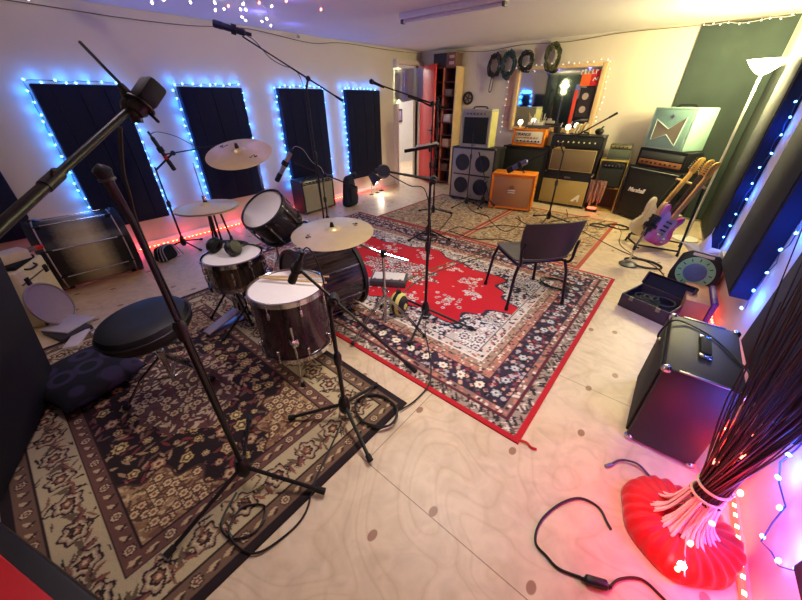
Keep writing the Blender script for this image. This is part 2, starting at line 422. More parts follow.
# ================================================================== STRING LIGHTS
BULBB = mat('blue_bulb', '#bfe0ff', .3, emit=(.10, .42, 1), es=16)
BULBW = mat('white_bulb', '#ffffff', .3, emit=(.95, .93, 1), es=12)
BULBR = mat('red_bulb', '#ff5040', .3, emit=(1, .16, .10), es=10)
BULBC = mat('warm_bulb', '#fff0d8', .3, emit=(1, .92, .8), es=2)
def bulb_mesh(name, m, r=.009):
    b = MB(); b.sphere((0, 0, 0), r*.8, 8, (1, 1, 1.4)); me = b.mesh(name); me.materials.append(m); return me
ME_B, ME_W, ME_R, ME_C = bulb_mesh('bulb_blue', BULBB), bulb_mesh('bulb_white', BULBW, .011), bulb_mesh('bulb_red', BULBR, .012), bulb_mesh('bulb_warm', BULBC, .009)
def along(P, step, jit=.0):
    P = [Vector(p) for p in P]; out = []; acc = 0
    for a, b in zip(P, P[1:]):
        L = (b-a).length; s = acc
        while s < L:
            out.append(a+(b-a)*(s/L)+Vector((random.uniform(-jit, jit) for _ in range(3)))); s += step*random.uniform(.8, 1.2)
        acc = s-L
    return out
def string_lights(label, P, step, me, wm, group=None, jit=.012, cat='string lights', off=None, bulbs=None, wr=.0025):
    P = [Vector(p) for p in P]
    t = thing('string_lights', label, cat, P[0], 0, group)
    pts = bulbs if bulbs is not None else along(P, step, jit)
    path = []
    for a, c in zip(P, P[1:]):
        k = max(2, int((c-a).length/.06))
        for i in range(k): path.append(a+(c-a)*(i/k)+Vector((random.uniform(-.008, .008) for _ in range(3))))
    path.append(P[-1])
    b = MB(); b.tube(path, wr, 5); obj('wire', b, wm, t, world=True)
    for p in pts[:100]:
        o = bpy.data.objects.new('bulb', me if not isinstance(me, list) else random.choice(me)); COL.objects.link(o); o.parent = t
        o.location = WM[t.name].inverted() @ Vector(p)
        o.rotation_euler = (random.uniform(-1, 1), random.uniform(-1, 1), 0)
    return t
XW = XL+.018
def lw(y, z): return Vector((XW, y, z))
BW = mat('blue_wire', '#27406e', .5)
for (y0, y1, z0, z1), lab, right in ((LP[0], 'blue string lights around the panel above the spare bass drum', True), (LP[1], 'blue string lights around the panel behind the crash cymbal', True),
        (LP[2], 'blue string lights around the panel above the tan grille amp', True), (LP[3], 'blue string lights down the panel nearest the doorway', False)):
    P = [lw(y0-.02, z0+.02), lw(y0-.025, z1+.02)]+([lw(y1+.02, z1+.025), lw(y1+.022, z0+.03)] if right else [lw(y1, z1+.015)])
    string_lights(lab, P, .085, ME_B, BW, 'blue string lights on the left wall')
    for p in along(P, .17): point('blue_glow', (XL+.05, p.y+(-.03 if p.y < y0 else .03 if p.y > y1 else 0), min(p.z+(.03 if p.z > z1 else 0), 1.72)), (.02, .22, 1), .62, .03)
# right wall
def rw_string(label, P, step, **k): return string_lights(label, [RW(*p) for p in P], step, ME_B, BW, 'blue string lights on the right wall', **k)
rw_string('blue string lights down the gap nearest the floor lamp', [(4.22, .24, .03), (4.21, .9, .03), (4.22, 1.75, .03)], .12)
rw_string('blue string lights in the gap left of the biggest black panel', [(2.72, .36, .02), (2.70, .8, .02), (2.62, 1.2, .02), (2.60, 1.75, .02)], .12)
rw_string('tangled blue string lights beside the stick bundle', [(1.47, .5, .02), (1.44, .35, .03), (1.30, .28, .02), (1.22, .17, .03), (1.12, .2, .02), (1.05, .32, .03), (1.12, .45, .02), (1.3, .5, .03), (1.36, .75, .02)], .10)
for (y, z, e) in ((4.1, .35, .5), (4.15, .8, .5), (4.15, 1.3, .4), (2.65, .45, 1.0), (2.62, .9, 1.0), (2.6, 1.4, .7), (1.42, .36, .8), (1.15, .30, .9), (1.25, .55, .8)):
    point('blue_glow', RW(y, z, .06), (.02, .13, 1), e*(3.0 if y < 1.6 else 4.2), .03)
# mirror and back wall
string_lights('small warm white string lights draped around the mirror', [(-2.85, YB-.015, 1.0), (-2.83, YB-.015, 1.5), (-2.86, YB-.015, 1.93), (-2.4, YB-.07, 1.96), (-1.9, YB-.07, 1.945), (-1.36, YB-.015, 1.97), (-1.33, YB-.015, 1.5), (-1.36, YB-.015, 1.2)], .085, ME_C, WIREW)
# ceiling cluster over the drums
cb = [(-4.55, .75), (-3.86, 1.41), (-3.82, 1.49), (-3.63, 1.62), (-3.48, 1.75), (-3.77, 1.97), (-3.59, 2.03), (-4.02, 2.49), (-4.05, 2.61), (-3.45, 2.0), (-3.96, 2.27), (-3.7, 1.85), (-3.3, 1.9), (-3.35, 2.2), (-3.62, 2.3), (-3.8, 2.15)]
string_lights('white string lights in a cluster on the ceiling over the drums', [(-4.6, .6, ZC-.01), (-3.9, 1.4, ZC-.02), (-3.5, 1.7, ZC-.02), (-3.75, 2.0, ZC-.02), (-3.3, 1.9, ZC-.02), (-3.6, 2.3, ZC-.02), (-4.05, 2.6, ZC-.01)], .1, [ME_W, ME_W], WIREW,
    bulbs=[(x, y, ZC-.05-random.uniform(0, .05)) for x, y in cb])
string_lights('red string lights on the ceiling among white ones', [(-3.2, 1.75, ZC-.01), (-3.3, 2.0, ZC-.02), (-3.15, 2.2, ZC-.02), (-3.05, 2.5, ZC-.02)], .14, ME_R, WIREW, bulbs=[(-3.55, 1.9, ZC-.07), (-3.3, 1.75, ZC-.06), (-3.3, 2.05, ZC-.06), (-3.12, 2.2, ZC-.05), (-3.1, 2.55, ZC-.06)])
for (x, y, e) in ((-3.9, 1.3, 3.2), (-3.5, 1.8, 3.2), (-3.9, 2.4, 3.0), (-3.2, 2.3, 2.6), (-2.8, 1.6, 2.4), (-4.2, 3.0, 1.2)):
    point('ceiling_glow', (x, y, ZC-.08), (.20, .18, 1), e*.4, .04)
# thin wires sagging along the tops of the walls
b = MB(); P = [(XW, -.5, 2.23), (XW, .9, 2.20), (XW, 1.4, 2.19), (XW, 2.0, 2.20), (XW, 2.7, 2.245), (XW, 3.6, 2.19), (XW, 4.2, 2.24), (XW, 5.3, 2.235), (XW, 6.1, 2.25)]
b.tube(P, .004, 5, 6); solo('wall_wire', b, WIREB, 'thin brown wire sagging along top of left wall', 'wire')
b = MB(); P = [(-3.9, YB-.02, 2.24), (-3.3, YB-.02, 2.19), (-2.7, YB-.02, 2.23), (-2.0, YB-.02, 2.21), (-1.3, YB-.02, 2.25), (-.5, YB-.05, 2.24), (.3, YB-.05, 2.255)]
b.tube(P, .004, 5, 6); solo('wall_wire', b, WIREB, 'thin wire sagging along top of back wall', 'wire')
b = MB(); b.sphere((-4.6, 3.35, 2.23), .022); solo('ceiling_hook', b, CHR, 'small round metal hook at ceiling edge above left wall', 'hook')
# red light strips along the floor
REDT = mat('red_rope_light', '#ff2a20', .4, emit=(1, .03, .02), es=7)
def rope(label, P, n_seg=0):
    t = thing('rope_light', label, 'light strip', P[0]); b = MB(); b.tube(P, .011, 8); obj('tube', b, REDT, t, world=True)
    for p in along(P, .05)[:90]:
        o = bpy.data.objects.new('diode', ME_D); COL.objects.link(o); o.parent = t; o.location = WM[t.name].inverted() @ (p+Vector((0, 0, .008)))
    return t
b = MB(); b.box((0, 0, 0), (.012, .016, .008)); ME_D = b.mesh('diode'); ME_D.materials.append(mat('red_diode', '#ffb080', .4, emit=(1, .35, .15), es=14))
rope('red rope light on the floor along the left wall', [(XL+.05, -.2, .012), (XL+.05, 1.4, .012), (XL+.06, 3.0, .012), (XL+.05, 4.6, .012)])
P = [RW(3.95, .012, .035), RW(3.2, .012, .03), RW(2.3, .012, .03), RW(1.2, .012, .03), RW(.7, .012, .04)]
rope('red rope light on the floor along the right wall', P)
for (x, y, z, e) in ((XL+.1, .2, .06, 1.2), (XL+.1, .7, .06, 1.8), (XL+.1, 1.25, .06, 1.8), (XL+.1, 1.9, .06, 1.8), (XL+.1, 2.5, .06, 1.2), (XL+.1, 4.0, .06, .8), (XL+.1, 4.9, .06, 1.0)):
    point('red_glow', (x, y, z), (1, .03, .14), e*.36, .03)
for (y, z, e) in ((3.6, .06, .8), (3.1, .07, .9), (2.45, .08, .6), (1.45, .06, 1.2), (1.05, .08, 1.2), (.75, .1, .8)):
    point('red_glow', RW(y, z, .07), (1, .004, .02), e*1.3, .03)

string_lights('tiny pale lights along top of the dark green cloth', [(-.46, YB-.06, 2.235), (-.1, YB-.06, 2.225), (.30, YB-.06, 2.24)], .08, ME_C, WIREW)
b = MB()
for i in range(6): b.tube([RW(4.30+.02*i, 1.80, .06), RW(4.36+.03*i, 1.84+.01*i, .09), RW(4.42+.05*i, 1.83+.02*i, .13)], .008, 5, 3)
solo('dried_flowers', b, mat('pink_dried_stems', '#c98a80', .7, var=.4, scale=20), 'small bunch of pinkish dried stems on top of panel by floor lamp', 'dried flowers')
# ================================================================== RUGS (patterns drawn as colours woven into a fine grid of tufts)
class Art:
    def __init__(s, w, h, px=.006):
        s.nx, s.ny = int(w/px)+1, int(h/px)+1
        s.w, s.h = w, h
        s.X, s.Y = np.meshgrid(np.linspace(0, w, s.nx), np.linspace(0, h, s.ny))
        s.C = np.zeros((s.ny, s.nx, 3), np.float32); s.r = np.random.RandomState(5)
    def fill(s, mask, c): s.C[mask] = np.array(lin(c), np.float32)
    def win(s, x, y, R):
        i0, i1 = max(0, int((x-R)/s.w*(s.nx-1))), min(s.nx, int((x+R)/s.w*(s.nx-1))+2)
        j0, j1 = max(0, int((y-R)/s.h*(s.ny-1))), min(s.ny, int((y+R)/s.h*(s.ny-1))+2)
        return slice(j0, j1), slice(i0, i1)
    def flower(s, x, y, R, n, cols, ph=0., sq=1., clip=None, rot=0.):
        if x < -R or y < -R or x > s.w+R or y > s.h+R: return
        w = s.win(x, y, R*1.5); dx, dy = s.X[w]-x, s.Y[w]-y
        if dx.size == 0: return
        cr, sr = math.cos(rot), math.sin(rot); dx, dy = dx*cr+dy*sr, (-dx*sr+dy*cr)/sq
        d = np.hypot(dx, dy); a = np.arctan2(dy, dx)
        lobe = R*(.88+.12*np.cos(n*a+ph))
        sub = s.C[w]
        for k, c in enumerate(cols):
            m = d < lobe*(1-k/len(cols))
            if clip is not None: m &= clip[w]
            sub[m] = np.array(lin(c), np.float32)
    def leaf(s, x, y, L, W, rot, c, clip=None):
        w = s.win(x, y, L); dx, dy = s.X[w]-x, s.Y[w]-y
        if dx.size == 0: return
        cr, sr = math.cos(rot), math.sin(rot); u, v = (dx*cr+dy*sr)/L, (-dx*sr+dy*cr)/W
        m = (np.abs(u) < 1) & (np.abs(v) < (1-u*u)*.5)
        if clip is not None: m &= clip[w]
        s.C[w][m] = np.array(lin(c), np.float32)
    def scatter(s, mask, n, fn):
        jj, ii = np.nonzero(mask)
        for k in s.r.randint(0, len(jj), n): fn(s.X[jj[k], ii[k]], s.Y[jj[k], ii[k]])
    def inset(s): return np.minimum(np.minimum(s.X, s.w-s.X), np.minimum(s.Y, s.h-s.Y))
def rug_object(name, art, x0, y0, thick, label, fringe=None, rz=0., z=0.):
    t = thing(name, label, 'rug', (x0, y0, z), rz)
    nx, ny = art.nx, art.ny
    zz = thick+art.r.uniform(-.0009, .0009, (ny, nx))
    co = np.stack([art.X, art.Y, zz], -1).reshape(-1, 3).astype(np.float32)
    idx = np.arange(nx*ny).reshape(ny, nx)
    q = np.stack([idx[:-1, :-1], idx[:-1, 1:], idx[1:, 1:], idx[1:, :-1]], -1).reshape(-1, 4)
    me = bpy.data.meshes.new('pile'); me.vertices.add(len(co)); me.vertices.foreach_set('co', co.ravel())
    me.loops.add(q.size); me.loops.foreach_set('vertex_index', q.ravel().astype(np.int32))
    me.polygons.add(len(q)); me.polygons.foreach_set('loop_start', np.arange(0, q.size, 4, dtype=np.int32))
    ca = me.color_attributes.new('weave', 'FLOAT_COLOR', 'POINT')
    ca.data.foreach_set('color', np.concatenate([art.C.reshape(-1, 3), np.ones((nx*ny, 1), np.float32)], 1).ravel())
    me.update(calc_edges=True); me.validate()
    m, nt, pb = _nodes(name+'_wool'); at = nt.nodes.new('ShaderNodeVertexColor'); at.layer_name = 'weave'
    no = nt.nodes.new('ShaderNodeTexNoise'); no.inputs['Scale'].default_value = 320; no.inputs['Detail'].default_value = 2
    tc = nt.nodes.new('ShaderNodeTexCoord'); nt.links.new(tc.outputs['Object'], no.inputs['Vector'])
    mx = nt.nodes.new('ShaderNodeMix'); mx.data_type = 'RGBA'; mx.blend_type = 'MULTIPLY'; mx.inputs['Factor'].default_value = .5
    nt.links.new(at.outputs['Color'], mx.inputs['A']); nt.links.new(ramp(nt, no.outputs['Fac'], [(.3, (.55, .55, .55)), (.65, (1, 1, 1))]), mx.inputs['B'])
    nt.links.new(mx.outputs['Result'], pb.inputs['Base Color']); pb.inputs['Roughness'].default_value = .95
    me.materials.append(m)
    o = bpy.data.objects.new('pile', me); COL.objects.link(o); o.parent = t; WM[o.name] = WM[t.name]
    b = MB(); b.box((art.w/2, art.h/2, (thick-.002)/2), (art.w+.004, art.h+.004, thick-.002)); obj('backing', b, mat(name+'_backing', fringe or '#2a1a18', .9), t)
    return t
BG = ['#b49a7c', '#8f6f5c', '#cfbf9c', '#a57a5e']
# --- drum rug: dark maroon field of pale flowers, cream border with big motifs
def drum_rug():
    W, H = 2.30, 1.57; A = Art(W, H, .0048); d = A.inset()
    A.fill(d >= 0, '#24161a')
    A.fill(d > .035, '#775b49')
    A.fill(d > .105, '#2c1a1a'); A.fill(d > .111, '#c3b28c')
    A.fill(d > .275, '#2c1a1a'); A.fill(d > .281, '#6f4a40'); A.fill(d > .345, '#2c1a1a'); A.fill(d > .351, '#200f14')
    field = d > .355; band = (d > .114) & (d < .273); b1 = (d > .04) & (d < .102); b2 = (d > .285) & (d < .343)
    # guard bands: small rosettes
    def run(inset, step, fn):
        for x in np.arange(inset, W-inset+.01, step): fn(x, inset, 0); fn(x, H-inset, 0)
        for y in np.arange(inset, H-inset+.01, step): fn(inset, y, 1); fn(W-inset, y, 1)
    k = [0]
    def ros(x, y, o):
        k[0] += 1
        if k[0] % 3 == 0: A.flower(x, y, .026, 8, ['#3a2622', '#d2bb94', '#5f3a34', '#c9a37e'], clip=None)
        else:
            A.leaf(x, y, .026, .018, .7+o, '#c7ad86'); A.leaf(x+.01, y+.008, .02, .014, 2.1, '#3c2926')
    run(.07, .062, ros); run(.315, .062, ros)
    def big(x, y, o):
        k[0] += 1; ph = k[0]*1.3
        A.flower(x, y, .062, 6, ['#2c1a1c', '#b0927a', '#cdbb92', '#2c1a1c', '#8a5a4a', '#d8b98c'], ph, clip=band)
        for q in range(9): A.leaf(x+A.r.uniform(-.09, .09), y+A.r.uniform(-.09, .09), .03, .010, A.r.uniform(0, 3), ['#3a2422', '#6a5240', '#2e1c1c', '#8a5f4c'][A.r.randint(4)], band)
        for s in (-1, 1):
            A.leaf(x+(0 if o else s*.075), y+(s*.075 if o else 0), .042, .018, ph, '#6d5a45', band); A.leaf(x+(0 if o else s*.08)+.02, y+(s*.08 if o else 0)+.02, .034, .014, ph+1.6, '#4a2c2c', band)
            A.leaf(x+(.03 if o else s*.06), y+(s*.06 if o else .03), .03, .014, ph-1, '#8a5546', band)
    run(.193, .165, big)
    # field
    def bit(x, y): A.leaf(x, y, .03, .016, A.r.uniform(0, 3), ['#8f6f5c', '#a98a6a', '#6d4a3f', '#7d2f33'][A.r.randint(4)], field)
    A.scatter(field, 620, bit)
    for i in range(16):
        for j in range(9):
            x, y = .43+i*.1035+(.05 if j % 2 else 0), .43+j*.09
            R = A.r.uniform(.022, .054); c = A.r.randint(3)
            A.flower(x+A.r.uniform(-.015, .015), y+A.r.uniform(-.015, .015), R, A.r.randint(5, 9), [['#200f14', '#bd9f70', '#7a5540', '#d6c190', '#8a6040'], ['#200f14', '#a07660', '#cdb184', '#6a3e38'], ['#200f14', '#c2a66c', '#5a4028', '#dccb98']][c], A.r.uniform(0, 6), clip=field)
    # corner spandrels
    for cx, cy in ((.352, .352), (W-.352, .352), (.352, H-.352), (W-.352, H-.352)):
        dd = np.hypot(A.X-cx, (A.Y-cy)*1.05); an = np.arctan2(A.Y-cy, A.X-cx)
        sp = field & (dd < .33+.03*np.cos(an*12)); A.fill(sp, '#4a2a24'); sp = field & (dd < .315+.03*np.cos(an*12)); A.fill(sp, '#a3825f')
        A.scatter(sp, 170, lambda x, y: A.leaf(x, y, .026, .014, A.r.uniform(0, 3), ['#c9b184', '#7a5543', '#5f4030', '#8f6c4c'][A.r.randint(4)], sp))
        A.scatter(sp, 26, lambda x, y: A.flower(x, y, .028, 6, ['#5a352c', '#d3bd8e', '#8f5c48'], clip=sp))
    # central oval medallion
    e = np.hypot((A.X-W/2)/.42, (A.Y-H/2)/.26); med = e < 1+.05*np.cos(np.arctan2(A.Y-H/2, A.X-W/2)*12)
    A.fill(med, '#5d3e40'); A.scatter(med, 380, lambda x, y: A.leaf(x, y, .028, .016, A.r.uniform(0, 3), ['#6b3a38', '#c7a98a', '#54302f', '#d6c09a'][A.r.randint(4)], med))
    A.scatter(med, 40, lambda x, y: A.flower(x, y, .034, 7, ['#512e2e', '#d0b794', '#8a574c'], clip=med))
    return rug_object('drum_rug', A, -3.11, -.57, .009, 'dark maroon floral rug under the drum kit', '#1d1214')
drum_rug()
# --- red rug
def red_rug():
    W, H = 3.55, 2.30; A = Art(W, H, .0065); d = A.inset()
    A.fill(d >= 0, '#c01626')
    A.fill(d > .03, '#a59486')
    A.fill(d > .095, '#5c1d2c'); A.fill(d > .112, '#8f6f66')
    A.fill(d > .15, '#2a2030'); A.fill(d > .156, '#33233a')
    A.fill(d > .315, '#5c1d2c'); A.fill(d > .325, '#b3796a'); A.fill(d > .375, '#3a2230'); A.fill(d > .382, '#a88f7c'); A.fill(d > .43, '#efe6df'); A.fill(d > .438, '#d8cdc4'); A.fill(d > .50, '#3a3038'); A.fill(d > .506, '#c9bfba')
    e1 = (d > .03) & (d < .095); wide = (d > .158) & (d < .313); g1 = (d > .112) & (d < .15); g2 = (d > .325) & (d < .43); field = d > .508; wb = (d > .44) & (d < .5); A.scatter(wb, 900, lambda x, y: A.flower(x, y, .013, 5, [['#5a4a50'], ['#b06a60'], ['#f4eee6', '#8a7a78'], ['#3a3644']][A.r.randint(4)], clip=wb))
    A.scatter(e1, 1500, lambda x, y: A.leaf(x, y, .024, .013, A.r.choice([.8, 2.3]), ['#2a2228', '#e3d8c8', '#6d5a52', '#332a30'][A.r.randint(4)], e1))
    A.scatter(g1, 700, lambda x, y: A.flower(x, y, .013, 4, [['#e8dccb'], ['#4a2630'], ['#c97f6c']][A.r.randint(3)], clip=g1))
    A.scatter(wide, 2000, lambda x, y: A.flower(x, y, A.r.uniform(.010, .018), 4, [['#d9a894'], ['#141019'], ['#8f2f3f'], ['#b8aeb4'], ['#6d5560']][A.r.randint(5)], clip=wide))
    def run(inset, step, fn):
        for x in np.arange(inset, W-inset+.01, step): fn(x, inset); fn(x, H-inset)
        for y in np.arange(inset, H-inset+.01, step): fn(inset, y); fn(W-inset, y)
    kk = [0]
    def pal(x, y):
        kk[0] += 1
        if kk[0] % 2: A.flower(x, y, .05, 7, ['#151018', '#ece3d2', '#f4efe2', '#b86a5c'], kk[0], clip=wide, sq=.8, rot=kk[0])
        else: A.flower(x, y, .042, 6, ['#1a141d', '#a9b3bf', '#ddd6d0', '#54303c'], kk[0], clip=wide)
    run(.236, .135, pal)
    A.scatter(g2, 2000, lambda x, y: A.flower(x, y, .012, 4, [['#e9dcc8'], ['#4c2a34'], ['#d08a76'], ['#7d6a60']][A.r.randint(4)], clip=g2))
    # field: dense grey white florals, then a scalloped red medallion with pendants
    A.scatter(field, 5200, lambda x, y: A.flower(x, y, A.r.uniform(.012, .026), A.r.randint(4, 7), [['#3a3440', '#e8e2dc', '#8c8088'], ['#e9e4e0', '#5a5058'], ['#2c2833'], ['#f1ece6'], ['#a5606a', '#efe2dc']][A.r.randint(5)], A.r.uniform(0, 6), clip=field))
    cx, cy = W/2, H/2; X, Y = A.X-cx, A.Y-cy
    for (xx, yy) in ((.45, .45), (W-.45, .45), (.45, H-.45), (W-.45, H-.45)):
        dd = np.hypot(A.X-xx, A.Y-yy); an = np.arctan2(A.Y-yy, A.X-xx); rim = field & (np.abs(dd-(.40+.02*np.cos(an*16))) < .035); A.fill(rim, '#232542')
        A.scatter(rim, 60, lambda x, y: A.flower(x, y, .014, 5, ['#e8e2e2'], clip=rim))
        A.scatter(field & (dd < .3), 6, lambda x, y: A.flower(x, y, .06, 8, ['#f1ece8', '#2d2a48', '#e9e2de', '#8a4f5c'], clip=field))
    a = np.arctan2(Y/.60, X/1.22); r = np.hypot(X/1.22, Y/.60)
    red = field & (r < .97+.08*np.cos(a*8)+.05*np.cos(a*16))
    rim = field & (r < 1.0+.08*np.cos(a*8)+.05*np.cos(a*16)); A.fill(rim, '#2b2740'); A.scatter(rim, 260, lambda x, y: A.flower(x, y, .015, 5, ['#e6dfdf'], clip=rim))
    A.fill(red, '#d3152a')
    inner = r < .36+.05*np.cos(a*10)
    A.scatter(inner, 520, lambda x, y: A.flower(x, y, A.r.uniform(.014, .03), 6, [['#33303f', '#efe9e4'], ['#a43a48', '#efe4de'], ['#efeae6', '#57505e']][A.r.randint(3)], clip=inner))
    for i in range(12):
        th = i*2*PI/12; px, py = cx+1.22*.70*math.cos(th), cy+.60*.70*math.sin(th)
        for j in range(26):
            x, y = px+A.r.normal(0, .06), py+A.r.normal(0, .05)
            A.flower(x, y, A.r.uniform(.01, .024), 5, [['#efe6e2', '#a8727a'], ['#d9c9c6', '#7c3440'], ['#f4efec', '#58505c']][A.r.randint(3)], clip=red)
    t = rug_object('red_rug', A, -3.76, 1.16, .010, 'bright red medallion rug with red edge in middle of floor', '#b8101f', rz=0)
    b = MB(); b.tube([(W-.01, .02, .006), (W+.03, .03, .012), (W+.06, .022, .008), (W+.085, .03, .006)], .006, 6, 5); obj('ribbon', b, mat('red_ribbon', '#c01424', .6), t)
red_rug()
# --- two worn beige rugs before the amplifiers
def beige_rug(W, H, x, y, seed, label, edge):
    A = Art(W, H, .009); A.r = np.random.RandomState(seed); d = A.inset()
    A.fill(d >= 0, edge); A.fill(d > .045, '#b3a184'); A.fill(d > .16, '#8f5a45'); A.fill(d > .175, '#ab987a')
    f = d > .05
    A.scatter(f, 2600, lambda x, y: A.flower(x, y, A.r.uniform(.012, .03), 5, [['#8c7860'], ['#c7b894'], ['#9c6c54', '#cbb994'], ['#6d5c4a'], ['#b98a6c']][A.r.randint(5)], A.r.uniform(0, 6), clip=f))
    A.scatter(d > .2, 60, lambda x, y: A.flower(x, y, .055, 8, ['#7a5a48', '#c9b994', '#96624c', '#d6c8a2'], clip=f))
    return rug_object('beige_rug', A, x, y, .007, label, '#8a5a48')
beige_rug(1.43, 1.75, -3.40, 3.49, 3, 'worn beige rug with red stripes before the silver four speaker cabinet', '#a8403a')
beige_rug(1.40, 1.90, -1.945, 3.50, 9, 'worn beige rug with red edge before the orange amp', '#b0503e')
# ================================================================== DRUM KIT
def sparkle(name, c1, c2, rough=.25):
    m, nt, b = _nodes(name); tc = nt.nodes.new('ShaderNodeTexCoord'); mp = nt.nodes.new('ShaderNodeMapping'); mp.inputs['Scale'].default_value = (14, 14, 1.6)
    n = nt.nodes.new('ShaderNodeTexNoise'); n.inputs['Scale'].default_value = 3; n.inputs['Detail'].default_value = 5
    nt.links.new(tc.outputs['Object'], mp.inputs['Vector']); nt.links.new(mp.outputs['Vector'], n.inputs['Vector'])
    nt.links.new(ramp(nt, n.outputs['Fac'], [(.35, c1), (.7, c2)]), b.inputs['Base Color'])
    b.inputs['Roughness'].default_value = rough; b.inputs['Coat Weight'].default_value = .4; return m
PLUM = sparkle('plum_oyster_wrap', '#190c19', '#421c33'); OYST = sparkle('dark_oyster_wrap', '#1c181f', '#544948'); BLKW = sparkle('black_lacquer', '#121018', '#25202a')
SNRW = sparkle('bronze_snare_shell', '#4a3a36', '#8b7468', .22); SNRW.node_tree.nodes['Principled BSDF'].inputs['Metallic'].default_value = .8
def burst(depth):
    m, nt, b = _nodes('burst_wrap'); tc = nt.nodes.new('ShaderNodeTexCoord'); sx = nt.nodes.new('ShaderNodeSeparateXYZ')
    nt.links.new(tc.outputs['Object'], sx.inputs[0]); mr = nt.nodes.new('ShaderNodeMapRange'); mr.inputs['From Max'].default_value = depth
    nt.links.new(sx.outputs['Z'], mr.inputs[0]); n = nt.nodes.new('ShaderNodeTexNoise'); n.inputs['Scale'].default_value = 40
    nt.links.new(tc.outputs['Object'], n.inputs['Vector']); ad = nt.nodes.new('ShaderNodeMath'); ad.operation = 'MULTIPLY_ADD'; ad.inputs[1].default_value = .08
    nt.links.new(n.outputs['Fac'], ad.inputs[0]); nt.links.new(mr.outputs[0], ad.inputs[2])
    nt.links.new(ramp(nt, ad.outputs[0], [(.24, '#0b0a0f'), (.46, '#9a8a72'), (.62, '#a89a80'), (.84, '#0b0a0f')]), b.inputs['Base Color'])
    b.inputs['Roughness'].default_value = .35; return m
def drum(name, label, cat, base, axis, r, depth, wrap, nl, hoop, hr=.011, head=DRUMHEAD, headr=None, ph=0., group=None, lugm=None, long_lugs=False, roll=0.):
    M = axis_matrix(base, axis) @ Matrix.Rotation(roll, 4, 'Z'); t = thing(name, label, cat, M=M, group=group)
    b = MB(); b.lathe([(r, .012), (r, depth-.012), (r-.008, depth-.006), (r-.016, depth-.014), (r-.016, .014), (r-.008, .006)], 48, True); obj('shell', b, wrap, t)
    for z, nm, mm in ((depth, 'batter_head', head), (0, 'resonant_head', headr or head)):
        s = 1 if z else -1
        b = MB(); b.lathe([(0, z-.003*s), (r-.012, z-.003*s), (r+.001, z-.004*s), (r+.003, z-.02*s)], 48); obj(nm, b, mm, t)
    for z in (depth, 0):
        s = 1 if z else -1
        b = MB(); b.lathe([(r+.004, z-.022*s), (r+.004+hr*.6, z-.024*s), (r+.004+hr*.6, z+.006*s), (r+.002, z+.009*s), (r-.002, z+.004*s), (r+.003, z-.002*s)], 48, True); obj('hoop', b, hoop, t)
    for i in range(nl):
        a = ph+2*PI*i/nl; ca, sa = math.cos(a), math.sin(a); rr = r+.014
        pair = ((depth-.07, 1), (.07, -1)); R_ = Matrix.Rotation(a, 4, 'Z')
        def piece(b, z, s):
            b.at(R_); b.box((r+.008, 0, z), (.022, .016, .045), .005); b.cyl((rr-.001, 0, z), (rr-.001, 0, z+s*.07), .0032, seg=6); b.box((rr-.001, 0, z+s*.066), (.014, .012, .012), .002); b.at(Matrix.Identity(4))
        if long_lugs:
            b = MB(); b.cyl((rr*ca, rr*sa, .06), (rr*ca, rr*sa, depth-.06), .007, seg=8)
            for z, s in pair: piece(b, z, s)
            obj('lug', b, lugm or CHR, t)
        else:
            for z, s in pair: b = MB(); piece(b, z, s); obj('lug', b, lugm or CHR, t)
    return t
def post(name, t, pts, r, m, smooth=0, label=None):
    b = MB(); b.tube(pts, r, 8, smooth); return obj(name, b, m, t, world=True)
# bass drum of the kit
KA = Vector((.15, .99, 0)).normalized(); KB = Vector((-1.965, 1.12, .30)); 
kick = drum('bass_drum', 'dark oyster bass drum standing in middle of drum kit', 'drum', KB, KA, .272, .44, OYST, 8, BLKP, .03, headr=mat('black_bass_head', '#141318', .4), head=mat('kick_front_head', '#1c1b20', .4), ph=.2, long_lugs=True)
for s in (-1, 1):
    sd = Vector((KA.y, -KA.x, 0))*s; p = KB+KA*.34
    b = MB(); b.tube([p+sd*.22+Vector((0, 0, -.13)), p+sd*.33+KA*.12+Vector((0, 0, -.26))], .009, 8); b.sphere(p+sd*.33+KA*.12+Vector((0, 0, -.258)), .014); obj('spur', b, CHR, kick, world=True)
b = MB(); b.tube([KB+KA*.2+Vector((0, 0, .25)), KB+KA*.2+Vector((0, 0, .33))], .014, 8); b.box(KB+KA*.2+Vector((0, 0, .262)), (.07, .05, .02), .004); obj('tom_mount', b, CHR, kick, world=True)
for i in range(2):
    b = MB(); b.torus(KB+KA*(.0 if i else .44), KA, .285, .004, 40, 6); obj('hoop_inlay', b, STEEL, kick, world=True)
# pedal behind the bass drum
t = thing('kick_pedal', 'grey metal bass drum pedal on dark maroon rug', 'pedal', (-2.37, .69, .009), .12)
b = MB(); b.box((0, 0, .008), (.09, .30, .012), .003); obj('base_plate', b, STEEL, t)
b = MB(); b.at(Matrix.Translation((0, -.02, .055)) @ Matrix.Rotation(.22, 4, 'X')).box((0, 0, 0), (.085, .28, .012), .004); obj('foot_board', b, mat('mauve_grey_metal', '#a39aa6', .45, .2), t)
b = MB()
for s in (-1, 1): b.cyl((s*.055, .13, .01), (s*.045, .13, .19), .009)
b.cyl((-.055, .13, .185), (.055, .13, .185), .008); obj('frame', b, STEEL, t)
b = MB(); b.cyl((0, .13, .185), (0, .17, .30), .005); b.sphere((0, .172, .31), .025, 12); obj('beater', b, WHT, t)
b = MB(); b.tube([(0, .14, .18), (0, .12, .1), (0, .1, .07)], .006, 6); obj('chain', b, CHR, t)
